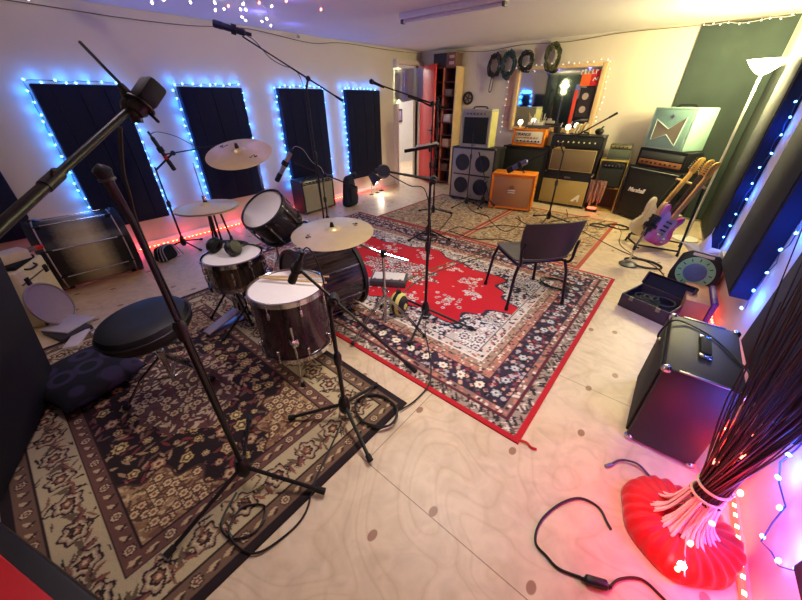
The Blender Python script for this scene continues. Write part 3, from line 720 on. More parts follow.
# floor tom
FT = Vector((-1.585, .835, 0))
ft = drum('floor_tom', 'deep plum floor tom with white head and drumsticks', 'drum', FT+Vector((0, 0, .175)), (0, 0, 1), .212, .405, PLUM, 8, CHR, .011, ph=.5)
for a in (-.6, 1.6, 3.7):
    d = Vector((math.cos(a), math.sin(a), 0)); p = FT+d*.230
    b = MB(); b.tube([p+Vector((0, 0, .44)), p+Vector((0, 0, .2)), p+d*.015+Vector((0, 0, .12)), p+d*.02+Vector((0, 0, .022))], .0065, 8); b.box(p+d*-.004+Vector((0, 0, .33)), (.04, .04, .05), .006)
    lg = obj('leg', b, CHR, ft, world=True)
    b = MB(); b.cyl(p+d*.02+Vector((0, 0, .010)), p+d*.02+Vector((0, 0, .04)), .014, .011); obj('rubber_foot', b, RUB, lg, world=True)
STK = mat('hickory', '#d3b183', .5)
for i, (p, q) in enumerate((((-1.74, .80, .602), (-1.45, 1.04, .602)), ((-1.76, .77, .602), (-1.40, .98, .602)))):
    p, q = Vector(p), Vector(q); d = (q-p)
    b = MB(); b.tube([p, p+d*.7, p+d*.92, p+d*.95, q], [.0075, .0075, .005, .0045, .006], 8); b.sphere(q, .0065, 8)
    solo('drumstick', b, STK, ('pale wooden drumstick lying across floor tom, farther one', 'pale wooden drumstick lying across floor tom, nearer one')[i], 'drumstick', 'drumsticks on the floor tom')
# snare on its stand, headphones on top
SN = Vector((-2.185, .815, .425))
drum('snare_drum', 'bronze snare drum left of floor tom with headphones on it', 'drum', SN, (0, 0, 1), .182, .19, SNRW, 10, CHR, .012, ph=.1)
t = thing('snare_stand', 'black tripod stand under the bronze snare drum', 'stand', (SN.x, SN.y, .01))
b = MB(); b.cyl((0, 0, .12), (0, 0, .35), .012); obj('pole', b, BLK, t)
for k in range(3):
    a = .5+k*2*PI/3; b = MB(); b.tube([(0, 0, .2), (.12*math.cos(a), .12*math.sin(a), .1), (.23*math.cos(a), .23*math.sin(a), .012)], .009, 8); lg = obj('leg', b, BLK, t)
    b = MB(); b.sphere((.23*math.cos(a), .23*math.sin(a), .016), .016, 8); obj('rubber_foot', b, RUB, lg)
    b = MB(); b.tube([(0, 0, .34), (.1*math.cos(a), .1*math.sin(a), .37), (.192*math.cos(a), .192*math.sin(a), .40), (.200*math.cos(a), .200*math.sin(a), .43)], .008, 8); obj('basket_arm', b, BLK, t)
HP = Vector((-2.245, .80, .617))
t = thing('headphones', 'black over-ear headphones resting on snare head', 'headphones', HP, .4)
for s in (-1, 1):
    b = MB().at(Matrix.Translation((s*.075, 0, .045)) @ Matrix.Rotation(s*1.1, 4, 'Y')); b.lathe([(0, .035), (.042, .035), (.055, .02), (.055, -.006), (.0, -.006)], 20); cu = obj('ear_cup', b, BLKP, t)
    b = MB().at(Matrix.Translation((s*.075, 0, .045)) @ Matrix.Rotation(s*1.1, 4, 'Y')); b.torus((0, 0, -.010), (0, 0, 1), .041, .014, 20); obj('ear_pad', b, CLOTHB, cu)
b = MB(); b.tube([(-.085, .0, .05), (-.095, .08, .04), (-.05, .15, .022), (.05, .15, .022), (.095, .08, .04), (.085, 0, .05)], .011, 8, 5); obj('headband', b, BLKP, t)
# rack tom
TM = Vector((-2.32, 1.165, .825)); TN = Vector((.1, -.6, .8)).normalized()
drum('rack_tom', 'black rack tom tilted toward stool, mounted over bass drum', 'drum', TM-TN*.235, TN, .168, .235, BLKW, 6, BLKP, .014, ph=.3, long_lugs=True)
t = thing('tom_arm', 'chrome arm holding the tilted rack tom', 'stand', KB+KA*.2+Vector((0, 0, .33)))
b = MB(); b.tube([KB+KA*.2+Vector((0, 0, .32)), KB+KA*.2+Vector((-.05, 0, .45)), TM-TN*.12+Vector((.12, .14, -.05))], .011, 8, 5); obj('arm', b, CHR, t, world=True)
b = MB(); b.box(TM-TN*.12+Vector((.10, .14, -.03)), (.05, .05, .05), .008); obj('clamp', b, BLKP, t, world=True)
# cymbals
INK = mat('cymbal_ink', '#2a2424', .6)
def cymbal(label, c, n, r, group=None, rot=0., marks=True):
    M = axis_matrix(c, n) @ Matrix.Rotation(rot, 4, 'Z'); t = thing('cymbal', label, 'cymbal', M=M, group=group)
    prof = [(.006, .022), (r*.10, .020), (r*.16, .012), (r*.2, .005)]+[(r*(.2+.8*i/14), .005-.024*(i/14)**1.5+(.0008 if i % 2 else 0)) for i in range(1, 15)]
    prof += [(r, -.0205), (r*.2, .0035), (r*.16, .0105), (r*.1, .018), (.006, .020)]
    b = MB(); b.lathe(prof, 64, True); obj('plate', b, BRASS, t, ang=.8)
    if marks:
        for a in (0, PI):
            Mk = Matrix.Rotation(a, 4, 'Z') @ Matrix.Translation((0, -r*.62, -.004)) @ Matrix.Rotation(-.06, 4, 'X')
            b = MB().at(Mk); b.tube([(-.03, .018, .001), (.0, .026, .001), (-.012, 0, .001), (.03, .012, .001), (.012, -.016, .001), (.035, -.012, .001)], .003, 5, 4); obj('printed_mark', b, INK, t)
    b = MB(); b.lathe([(0, .05), (.008, .05), (.012, .035), (.014, .022), (0, .022)], 12); obj('wing_nut', b, BLK, t)
    return t
def cym_stand(label, foot, h, cpos, legr=.26, ang=.3, z=.01, m=CHR, boomtail=None):
    F = Vector((foot[0], foot[1], z)); t = thing('cymbal_stand', label, 'stand', F)
    b = MB(); b.cyl((0, 0, .06), (0, 0, h*.55), .0125); b.cyl((0, 0, h*.5), (0, 0, h), .0095); b.cyl((0, 0, h*.53), (0, 0, h*.57), .02); obj('pole', b, m, t)
    b = MB(); b.box((.02, 0, h*.55), (.05, .012, .018), .003); obj('wing_bolt', b, m, t)
    for k in range(3):
        a = ang+k*2*PI/3; e = (legr*math.cos(a), legr*math.sin(a), .014); b = MB()
        for s in (-1, 1):
            o = Vector((-math.sin(a), math.cos(a), 0))*s*.009; b.tube([Vector((0, 0, .30))+o, Vector((e[0]*.5, e[1]*.5, .17))+o, Vector(e)+o], .0055, 6)
        b.tube([(0, 0, .08), (e[0]*.5, e[1]*.5, .165)], .005, 6); lg = obj('leg', b, m, t)
        b = MB(); b.sphere(e, .016, 8); obj('rubber_foot', b, RUB, lg)
    c = Vector(cpos)-F
    b = MB()
    if boomtail is not None: b.tube([c+Vector((0, 0, .02)), c-Vector((0, 0, .03)), Vector((0, 0, h)), Vector(boomtail)-F], .008, 8)
    else: b.tube([(0, 0, h), c+Vector((0, 0, .03))], .006, 8)
    obj('boom_arm', b, m, t); b = MB(); b.box((0, 0, h), (.035, .03, .05), .006); obj('tilter', b, BLK, t)
    return t
cymbal('big bronze crash cymbal high above the rack tom', (-2.385, 1.125, 1.215), (.25, -.25, 1), .215, rot=.9)
cym_stand('chrome stand carrying the crash cymbal above rack tom', (-2.57, 1.34), 1.10, (-2.385, 1.125, 1.215), .25, .9)
cymbal('large bronze ride cymbal over bass drum', (-1.63, 1.25, .795), (0.04, -.06, 1), .262, rot=2.2)
cym_stand('chrome stand with boom arm under the ride cymbal', (-1.38, 1.45), .62, (-1.63, 1.25, .795), .30, .35, z=.012, boomtail=(-1.22, 1.52, .60))
cymbal('upper hi-hat cymbal left of the snare', (-2.42, .835, .905), (0, 0, 1), .20, 'hi-hat pair', marks=False)
cymbal('lower hi-hat cymbal left of the snare', (-2.42, .835, .875), (0, 0, -1), .198, 'hi-hat pair', marks=False)
t = thing('hi_hat_stand', 'black hi-hat stand with thin rod left of snare', 'stand', (-2.42, .835, .01))
b = MB(); b.cyl((0, 0, .05), (0, 0, .82), .011); obj('pole', b, BLK, t)
b = MB(); b.cyl((0, 0, .82), (0, 0, 1.16), .0035); b.cyl((0, 0, .905), (0, 0, .96), .012); obj('rod', b, CHR, t)
for k in range(3):
    a = 2.0+k*2*PI/3; b = MB(); b.tube([(0, 0, .3), (.22*math.cos(a), .22*math.sin(a), .014)], .009, 8); lg = obj('leg', b, BLK, t)
    b = MB(); b.sphere((.22*math.cos(a), .22*math.sin(a), .014), .014, 8); obj('rubber_foot', b, RUB, lg)
# throne
ST = Vector((-1.90, .19, .009))
t = thing('drum_stool', 'round black padded drum stool at front of kit', 'stool', ST)
b = MB().at(Matrix.Translation((0, 0, .50)) @ Matrix.Rotation(.10, 4, 'X')); b.lathe([(0, -.055), (.12, -.055), (.19, -.045), (.213, -.015), (.215, .02), (.20, .05), (.165, .062), (.08, .058), (0, .056)], 40); obj('seat', b, mat('black_vinyl', '#0a0d0f', .5, bump=.1, scale=60), t)
b = MB().at(Matrix.Translation((0, 0, .50)) @ Matrix.Rotation(.10, 4, 'X')); b.torus((0, 0, .018), (0, 0, 1), .215, .006, 40); obj('piping', b, BLKP, t)
b = MB(); b.cyl((0, 0, .12), (0, 0, .45), .014); b.cyl((0, 0, .28), (0, 0, .33), .022); obj('post', b, CHR, t)
for k, (x, y) in enumerate(((-.10, -.24), (.05, .165), (-.25, .13))):
    b = MB()
    for s in (-1, 1):
        o = Vector((-y, x, 0)).normalized()*s*.009; b.tube([Vector((0, 0, .3))+o, Vector((x*.55, y*.55, .17))+o, Vector((x, y, .016))+o], .0065, 6)
    b.tube([(0, 0, .13), (x*.55, y*.55, .16)], .006, 6); lg = obj('leg', b, CHR, t)
    b = MB(); b.sphere((x, y, .02), .022, 10); obj('rubber_foot', b, RUB, lg)

# ================================================================== MICROPHONE STANDS
def mic_stand(label, foot, h, tips, boom=None, hub=.10, z0=.0, r=.011, m=BLK, group='microphone stands', name='microphone_stand'):
    F = Vector((foot[0], foot[1], z0)); t = thing(name, label, 'microphone stand', F, 0, group)
    b = MB(); b.cyl((0, 0, .06), (0, 0, h*.6 if boom else h*.72), r); b.cyl((0, 0, h*.55), (0, 0, h), r*.72); obj('pole', b, m, t)
    b = MB(); b.lathe([(0, .05), (.022, .05), (.032, .075), (.03, .125), (.017, .16), (0, .16)], 14); obj('hub', b, m, t)
    b = MB(); hz = h*.6 if boom else h*.72; b.lathe([(0, hz-.05), (r*1.7, hz-.05), (r*1.9, hz), (r*1.2, hz+.02), (0, hz+.02)], 12); obj('height_clutch', b, BLKP, t)
    for tp in tips:
        e = Vector((tp[0]-F.x, tp[1]-F.y, .016)); d = Vector((e.x, e.y, 0)).normalized()
        b = MB(); b.tube([d*.025+Vector((0, 0, hub)), e*.96+Vector((0, 0, .004))], r*.85, 8); lg = obj('leg', b, m, t)
        b = MB(); b.cyl(e*.90+Vector((0, 0, .008)), e+Vector((0, 0, .002)), r*1.25, r*1.4, 10); obj('rubber_foot', b, RUB, lg)
    if boom:
        a, c = Vector(boom[0])-F, Vector(boom[1])-F; d = (c-a).normalized(); pv = boom[2] if len(boom) > 2 else .7
        b = MB(); b.tube([a, c], r*.62, 8); b.tube([a+(c-a)*.45, a+(c-a)*.96], r*.75, 8); bo = obj('boom', b, m, t)
        b = MB(); b.cyl(c-d*.09, c, r*1.0, r*1.25, 10); obj('counterweight', b, RUB, bo)
        p = a+(c-a)*pv
        b = MB(); b.at(axis_matrix((p.x, p.y, p.z), d.cross(Vector((0, 0, 1))))).lathe([(0, -.025), (.022, -.025), (.026, 0), (.022, .025), (0, .025)], 14); b.at(Matrix.Identity(4)); b.cyl((0, 0, h-.03), p, r*.9); obj('pivot', b, BLKP, t)
        b = MB(); q = p+d.cross(Vector((0, 0, 1)))*.035; b.cyl(p, q, .006); b.box(q, (.035, .012, .02), .004); obj('wing_bolt', b, BLKP, t)
    return t
def ring3(foot, r, a0): return [(foot[0]+r*math.cos(a0+k*2*PI/3), foot[1]+r*math.sin(a0+k*2*PI/3)) for k in range(3)]
GRL = mat('mic_grille', '#5a5a62', .4, .9, bump=.5, scale=400); GRLD = mat('dark_mic_grille', '#2b2b33', .45, .7, bump=.5, scale=400); NICK = mat('satin_nickel', '#a5a09c', .3, 1.)
def mic_hand(label, base, tip, group=None, r=.012, name='microphone'):
    base, tip = Vector(base), Vector(tip); L = (tip-base).length; M = axis_matrix(base, tip-base); t = thing(name, label, 'microphone', M=M, group=group)
    b = MB(); b.lathe([(0, 0), (r*.8, 0), (r*.9, .01), (r*1.15, L*.70), (r*1.5, L*.74), (0, L*.74)], 16); obj('body', b, BLKP, t)
    b = MB(); b.lathe([(0, L*.735), (r*1.75, L*.735), (r*1.85, L*.76), (r*1.75, L*.78), (0, L*.78)], 16); obj('ring', b, PLASTICG, t)
    b = MB(); k = L*.78; b.lathe([(0, k)]+[(r*(1.55+.45*math.sin(i/6*PI*.5)) if i < 3 else r*1.95*math.cos((i-3)/3*PI/2*.98), k+(L-k)*i/6) for i in range(7)], 16); obj('grille', b, GRLD, t)
    return t
def mic_pencil(label, a, c, r=.011, body=BLKP, tipm=GRLD, band=None, group=None):
    a, c = Vector(a), Vector(c); L = (c-a).length; t = thing('microphone', label, 'microphone', M=axis_matrix(a, c-a), group=group)
    b = MB(); b.lathe([(0, 0), (r*.6, 0), (r, .012), (r, L*.72), (0, L*.72)], 16); obj('body', b, body, t)
    b = MB(); b.lathe([(0, L*.72), (r*1.12, L*.72), (r*1.12, L*.97), (r*.9, L), (0, L)], 16); obj('capsule', b, tipm, t)
    if band: b = MB(); b.lathe([(r*1.03, L*.55), (r*1.1, L*.55), (r*1.1, L*.66), (r*1.03, L*.66)], 16, True); obj('band', b, band, t)
    b = MB(); b.cyl((0, 0, -.05), (0, 0, .004), r*.55); obj('cable_plug', b, BLKP, t)
    b = MB(); b.lathe([(r*1.02, L*.3), (r*1.5, L*.3), (r*1.5, L*.45), (r*1.02, L*.45)], 14, True); obj('clip', b, RUB, t)
    return t
# A: straight stand at the front with a handheld mic pointing up
mic_stand('straight black microphone stand nearest the camera on dark rug', (-1.09, .185), 1.22, [(-1.04, -.17), (-.765, .373), (-1.40, .36)], z0=.009, r=.0105)
mic_hand('black handheld microphone upright on the nearest straight stand', (-1.09, .185, 1.225), (-1.094, .17, 1.375), r=.0105)
# B: short boom stand over the floor tom
mic_stand('short black boom microphone stand beside floor tom', (-1.005, .708), .74, [(-1.228, .497), (-.711, .605), (-1.03, .98)], boom=((-1.06, .63, .925), (-.74, .985, .31), .24), z0=.009)
mic_pencil('black microphone angled down over floor tom head', (-1.13, .68, .93), (-1.20, .66, .81), .017, tipm=BLKP)
# C: tall boom stand in the middle of the red rug
mic_stand('tall black boom stand planted in centre of red rug', (-1.228, 1.745), 1.06, [(-.854, 1.85), (-1.113, 1.40), (-1.62, 1.86)], boom=((-1.50, 1.53, 1.135), (-1.19, 1.77, 1.07), .93), z0=.010)
t = thing('pop_shield_microphone', 'round black pop shield microphone at end of centre boom', 'microphone', M=axis_matrix((-1.455, 1.555, 1.125), (.6, -.45, .1)))
b = MB(); b.torus((0, 0, .02), (0, 0, 1), .036, .005, 24); sh = obj('hoop', b, BLKP, t); b = MB(); b.lathe([(0, .02), (.035, .02), (.035, .022), (0, .022)], 24); obj('mesh_disc', b, GRLD, sh)
b = MB(); b.lathe([(0, -.09), (.02, -.09), (.024, -.07), (.024, -.02), (.018, .0), (0, .0)], 16); obj('body', b, STEEL, t)
# D: stand with tray and reflection shield, far side of red rug
mic_stand('slim microphone stand holding tray and silver shield', (-2.276, 3.229), 1.46, ring3((-2.276, 3.229), .30, .2), boom=((-2.70, 2.885, 1.63), (-2.174, 3.30, 1.427), .80), z0=.010)
mic_hand('small microphone at far end of the slim stand boom', (-2.665, 2.91, 1.61), (-2.79, 2.82, 1.67), None, .013)
m, nt, pb = _nodes('silver_foil'); pb.inputs['Base Color'].default_value = (.62, .64, .68, 1); pb.inputs['Metallic'].default_value = .85; pb.inputs['Roughness'].default_value = .3
t = thing('reflection_shield', 'curved silver reflection shield on slim stand before the doorway', 'sound shield', (-2.49, 3.08, 1.50), .0)
b = MB(); R = Vector((.77, .64, 0)); Fw = Vector((-.64, .77, 0)); vs = []; n = 12
for i in range(n+1):
    s = -1+2*i/n; p = R*(.155*s)+Fw*(.11-.11*s*s)
    q = p+Fw*.02
    for v in (p, q): vs += [(v.x, v.y, -.01+.03*s), (v.x*.96, v.y*.96, .275-.0*s)]
fs = []
for i in range(n):
    a = i*4; c = a+4; fs += [(a, c, c+1, a+1), (a+2, a+3, c+3, c+2), (a+1, c+1, c+3, a+3), (a, a+2, c+2, c)]
fs += [(0, 1, 3, 2), (n*4, n*4+2, n*4+3, n*4+1)]
b.faces(vs, fs); obj('shield', b, m, t)
b = MB(); b.tube([Fw*.06+Vector((0, 0, .03)), (.12, .09, -.02), (.2, .14, -.06)], .009, 8); obj('bracket', b, BLK, t)
t = thing('music_tray', 'black tilted tray with papers halfway up slim stand', 'music stand tray', M=TR(-2.37, 3.15, 1.045) @ Matrix.Rotation(.70, 4, 'Z') @ Matrix.Rotation(-.16, 4, 'Y'))
b = MB(); b.box((0, 0, 0), (.36, .22, .012), .003); b.box((-.0, -.11, .012), (.36, .01, .03), .003); obj('tray', b, BLK, t)
b = MB(); b.cyl((.1, .05, -.004), (.1, .05, -.06), .012); obj('bracket', b, BLK, t)
b = MB().at(TR(-2.31, 3.19, 1.078) @ Matrix.Rotation(.75, 4, 'Z') @ Matrix.Rotation(-.16, 4, 'Y')); b.box((0, 0, 0), (.24, .17, .014), .003); solo('notebook', b, mat('paper_cream', '#d9d2bd', .7), 'pale notebook lying on the black tray', 'notebook')
# E: stand further back
mic_stand('plain black microphone stand behind the slim one by shelves', (-2.76, 4.02), 1.38, ring3((-2.76, 4.02), .30, .9), z0=.007)
mic_hand('microphone on top of the stand nearest the shelves', (-2.76, 4.02, 1.38), (-2.74, 3.98, 1.53), None)
# F: tall overhead boom at the far left of the kit
mic_stand('tall boom stand reaching high over the crash cymbal', (-3.376, 2.475), 1.64, ring3((-3.376, 2.475), .33, .4), boom=((-3.655, 2.03, 2.02), (-3.145, 2.762, 1.495), .62))
mic_pencil('large dark microphone at top end of the high boom', (-3.635, 2.06, 2.045), (-3.765, 1.83, 2.105), .027, body=GRLD, tipm=GRLD)
# G: low boom by the blue side amp with the pale mic
mic_stand('low boom stand in front of the tan grille amp', (-3.60, 2.70), .66, ring3((-3.60, 2.70), .27, .2), boom=((-3.86, 2.50, .83), (-3.34, 3.04, .515), .48))
mic_pencil('silver grey condenser microphone hanging beside blue lit panel', (-3.87, 2.47, .955), (-3.98, 2.27, .63), .028, body=NICK, tipm=BLKP)
# H: hi-hat overhead
mic_stand('boom stand near the wall behind the hi-hat', (-4.30, 1.11), .92, [(-4.40, .86), (-4.08, 1.20), (-4.45, 1.36)], boom=((-4.27, 1.23, 1.03), (-4.05, 1.85, 1.10), .12))
mic_pencil('dark microphone with red band behind the hi-hat', (-4.30, 1.18, 1.20), (-4.26, 1.27, .87), .02, band=RED)
# J: guitar amp boom
mic_stand('black boom stand in front of the gold and tan amps', (-1.312, 4.772), .93, ring3((-1.312, 4.772), .30, .5), boom=((-1.86, 4.58, .67), (-.858, 4.874, 1.36), .5), z0=.007)
mic_pencil('large bluish microphone aimed at the orange amp', (-1.70, 4.64, .80), (-1.93, 4.56, .66), .035, body=mat('blue_grey_metal', '#6c6f9c', .4, .6), tipm=BLKP)
# K, L: thin stands at the silver cabinet
mic_stand('thin black stand at left front of the silver cabinet', (-2.62, 4.76), 1.08, ring3((-2.62, 4.76), .28, .1), z0=.007, r=.009)
mic_stand('short boom stand at right front of the silver cabinet', (-2.42, 4.93), .40, ring3((-2.42, 4.93), .22, .7), boom=((-2.20, 4.72, .18), (-2.62, 5.0, .80), .4), z0=.007, r=.009)
mic_hand('small microphone pointing at the floor beside orange amp', (-2.20, 4.72, .18), (-2.10, 4.70, .12), None, .01)
# M: the big boom in the foreground
t = thing('boom_arm_stand', 'thick black boom stand crossing left foreground', 'microphone stand', (-.385, -.378, 0), 0, 'microphone stands')
a, c = Vector((-.992, .256, 1.490)), Vector((-.33, -.43, 1.150))
b = MB(); b.tube([a, a+(c-a)*.45], .0068, 12); b.tube([a+(c-a)*.3, c], .0088, 12); obj('boom', b, BLK, t, world=True)
b = MB(); b.cyl(a+(c-a)*.27, a+(c-a)*.31, .0105); b.tube([a+(c-a)*.29, a+(c-a)*.29+Vector((.008, .008, .016))], .004); obj('twist_clutch', b, BLKP, t, world=True)
b = MB(); b.cyl((-.385, -.378, .05), (-.385, -.378, 1.15), .0125); obj('pole', b, BLK, t, world=True)
b = MB(); b.lathe([(0, 0), (.15, 0), (.15, .02), (.03, .05), (0, .05)], 30); obj('round_base', b, BLK, t)
b = MB(); b.sphere(a, .022, 12); b.cyl(a+Vector((0, 0, -.03)), a+Vector((0, 0, .03)), .012); obj('swivel', b, BLKP, t, world=True)
t = thing('large_condenser_microphone', 'big dark studio microphone at end of foreground boom', 'microphone', M=axis_matrix((-.978, .272, 1.497), (-.15, .80, .72)) @ Matrix.Scale(.84, 4))
b = MB(); b.lathe([(0, -.03), (.018, -.03), (.024, -.02), (.024, .005), (0, .005)], 24); obj('body', b, BLKP, t)
b = MB(); b.box((0, 0, .035), (.058, .05, .07), .012); obj('grille', b, GRLD, t)
b = MB(); b.torus((0, 0, -.004), (0, 0, 1), .03, .0045, 24); obj('shock_ring', b, BLK, t)
b = MB(); b.tube([(-1.133, .241, 1.614), (-1.0, .27, 1.505), (-.945, .283, 1.462)], .0035, 6); b.cyl((-1.03, .26, 1.53), (-1.0, .268, 1.505), .008)
solo('thin_rod', b, BLK, 'thin black rod crossing behind the foreground microphone', 'rod')
# ================================================================== AMPLIFIERS ALONG THE BACK WALL
def cloth_grille(name, c1, c2, s=220):
    m, nt, b = _nodes(name); tc = nt.nodes.new('ShaderNodeTexCoord'); ch = nt.nodes.new('ShaderNodeTexChecker'); ch.inputs['Scale'].default_value = s
    nt.links.new(tc.outputs['Object'], ch.inputs['Vector']); ch.inputs['Color1'].default_value = lin(c1)+(1,); ch.inputs['Color2'].default_value = lin(c2)+(1,)
    nt.links.new(ch.outputs['Color'], b.inputs['Base Color']); b.inputs['Roughness'].default_value = .8; return m
TAN = cloth_grille('tan_grille_cloth', '#a89468', '#7a6c4c'); GOLDG = cloth_grille('gold_grille_cloth', '#b59d62', '#94804e'); BLKG = cloth_grille('black_grille_cloth', '#191c1c', '#0e1010'); SILG = cloth_grille('silver_grille_cloth', '#8d8b86', '#6f6c68'); ORG = cloth_grille('orange_basket_cloth', '#b8825a', '#996846'); WHEAT = cloth_grille('wheat_grille_cloth', '#a09a88', '#837e70')
ORANGE = mat('orange_vinyl', '#ee8a20', .5, bump=.2, scale=240); SEAF = mat('seafoam_vinyl', '#a9cfc4', .45, bump=.15, scale=240); SEAFD = mat('seafoam_front', '#8fb9b3', .5); GOLDT = mat('gold_piping', '#c8b070', .4, .5)
def amp(name, label, cat, loc, rz, w, d, h, cover, grille=None, piping=None, panel=None, knobs=0, pm=None, handle=True, corners=None, feet=True, group=None, km=None, bev=.012, recess=.012, tilt=0.):
    """origin: front edge middle on the floor; front faces -Y. grille/panel = (x0, x1, z0, z1)"""
    M = Matrix.Translation(Vector(loc)) @ Matrix.Rotation(rz, 4, 'Z') @ Matrix.Rotation(tilt, 4, 'X'); t = thing(name, label, cat, M=M, group=group)
    fz = .018 if feet else 0
    b = MB(); b.box((0, d/2+recess/2, fz+(h-fz)/2), (w, d-recess, h-fz), bev)
    # front rim around the recessed baffle
    rim = .022
    for c, s in (((0, recess/2, h-rim/2), (w, recess+.004, rim)), ((0, recess/2, fz+rim/2), (w, recess+.004, rim)), ((-w/2+rim/2, recess/2, (h+fz)/2), (rim, recess+.004, h-fz)), ((w/2-rim/2, recess/2, (h+fz)/2), (rim, recess+.004, h-fz))): b.box(c, s, .004)
    obj('cabinet', b, cover, t)
    def frame(r, m, nm, th=.008):
        x0, x1, z0, z1 = r; b = MB()
        for c, s in ((((x0+x1)/2, .004, z0), (x1-x0+th, .01, th)), (((x0+x1)/2, .004, z1), (x1-x0+th, .01, th)), ((x0, .004, (z0+z1)/2), (th, .01, z1-z0)), ((x1, .004, (z0+z1)/2), (th, .01, z1-z0))): b.box(c, s, .002)
        obj(nm, b, m, t)
    if grille:
        x0, x1, z0, z1 = grille[0]; b = MB(); b.box(((x0+x1)/2, .006, (z0+z1)/2), (x1-x0, .012, z1-z0), .003); obj('grille', b, grille[1], t)
        if piping: frame(grille[0], piping, 'piping')
    if panel:
        x0, x1, z0, z1 = panel; b = MB(); b.box(((x0+x1)/2, .004, (z0+z1)/2), (x1-x0, .014, z1-z0), .002); cp = obj('control_panel', b, pm or BLKP, t)
        for i in range(knobs):
            x = x0+(x1-x0)*(i+1)/(knobs+1); b = MB(); b.cyl((x, -.003, (z0+z1)/2), (x, -.022, (z0+z1)/2), min(.011, (z1-z0)*.35), min(.009, (z1-z0)*.3), 10); obj('knob', b, km or BLKP, cp)
    if handle:
        b = MB(); b.tube([(-.11, d/2, h), (-.09, d/2, h+.025), (.09, d/2, h+.025), (.11, d/2, h)], .009, 8, 4)
        for s in (-1, 1): b.box((s*.115, d/2, h+.003), (.04, .03, .008), .002)
        obj('handle', b, RUB, t)
    if corners:
        for x in (-1, 1):
            for z in (fz, h):
                for y in (0, d):
                    b = MB(); b.sphere((x*(w/2-.012), y+(.012 if y == 0 else -.012), z+(.012 if z == fz else -.012)), .019, 8); obj('corner_guard', b, corners, t)
    if feet:
        for x in (-1, 1):
            for y in (.05, d-.05): b = MB(); b.cyl((x*(w/2-.06), y, 0), (x*(w/2-.06), y, .02), .016, .02, 10); obj('foot', b, RUB, t)
    return t
def speaker_hole(t, x, z, r, m1=None):
    b = MB().at(Matrix.Translation((x, -.002, z)) @ FRONT); b.lathe([(r, 0), (r, .006), (r*.9, .008), (r*.88, 0)], 28, True); f = obj('speaker_ring', b, BLKP, t)
    b = MB().at(Matrix.Translation((x, -.001, z)) @ FRONT); b.lathe([(0, .006), (r*.3, .005), (r*.34, .001), (r*.88, .003)], 28); obj('speaker_cone', b, m1 or mat('dark_cone', '#1d2026', .6), f)
# silver 4x speaker cabinet and the small combo on it
t = amp('speaker_cabinet', 'grey metal fronted four speaker cabinet under the pale combo', 'speaker cabinet', (-2.77, 5.09, .007), .03, .77, .38, .84, TOLEX, ((-.36, .36, .05, .81), mat('silver_front', '#9a9384', .5, .1)), STEEL, corners=STEEL)
for x, z in ((-.175, .61), (.185, .61), (-.175, .25), (.185, .25)): speaker_hole(t, x, z, .128)
b = MB(); b.box((0, -.004, .425), (.66, .01, .02), .002); obj('cross_bar', b, BLKP, t)
b = MB(); b.box((0, -.004, .10), (.12, .006, .03), .002); obj('badge', b, STEEL, t)
t = amp('combo_amp', 'pale grey combo amp with dark grille atop silver cabinet', 'amplifier', (-2.80, 5.13, .847), .06, .50, .26, .53, mat('pale_grey_vinyl', '#b9b4a2', .55), ((-.20, .20, .05, .42), BLKG), None, panel=(-.2, .2, .445, .49), knobs=6, pm=mat('warm_grey_panel', '#a19a88', .5), feet=False)
b = MB(); b.box((0, -.006, .03), (.07, .006, .016), .002); obj('badge', b, STEEL, t)
b = MB(); b.box((.247, .13, .25), (.012, .24, .48), .003); obj('side_panel', b, mat('pale_yellow_side', '#d9d487', .5), t)
# black cabinet with the orange head on top
t = amp('speaker_cabinet', 'plain black cabinet under the orange amp head', 'speaker cabinet', (-2.19, 5.75, 0), .02, .74, .36, .84, TOLEX, ((-.34, .34, .04, .80), BLKG), BLKP, corners=BLKP)
def icons(t, xs, z, r, m):
    for x in xs:
        b = MB().at(Matrix.Translation((x, -.006, z)) @ FRONT); b.lathe([(r, 0), (r, .002), (r*.7, .002), (r*.7, 0)], 12, True); obj('panel_icon', b, m, t)
t = amp('amp_head', 'orange amplifier head with white panel on black cabinet', 'amplifier', (-2.19, 5.80, .842), .02, .52, .22, .25, ORANGE, None, None, panel=(-.22, .22, .05, .215), knobs=0, pm=mat('ivory_panel', '#ece6dc', .5), feet=False)
text_mesh('lettering', 'ORANGE', .062, .001, Matrix.Translation((-.09, -.0045, .17)) @ FRONT, INK, t, .1, .001)
icons(t, [-.05, .0, .05, .1, .15], .125, .013, INK)
b = MB(); b.box((-.03, -.004, .125), (.34, .004, .012), .001); obj('panel_stripe', b, ORANGE, t)
for x in (-.17, -.11, -.05, .01, .07, .13, .18): b = MB(); b.cyl((x, -.004, .078), (x, -.022, .078), .013, .010, 12); obj('knob', b, BLKP, t)
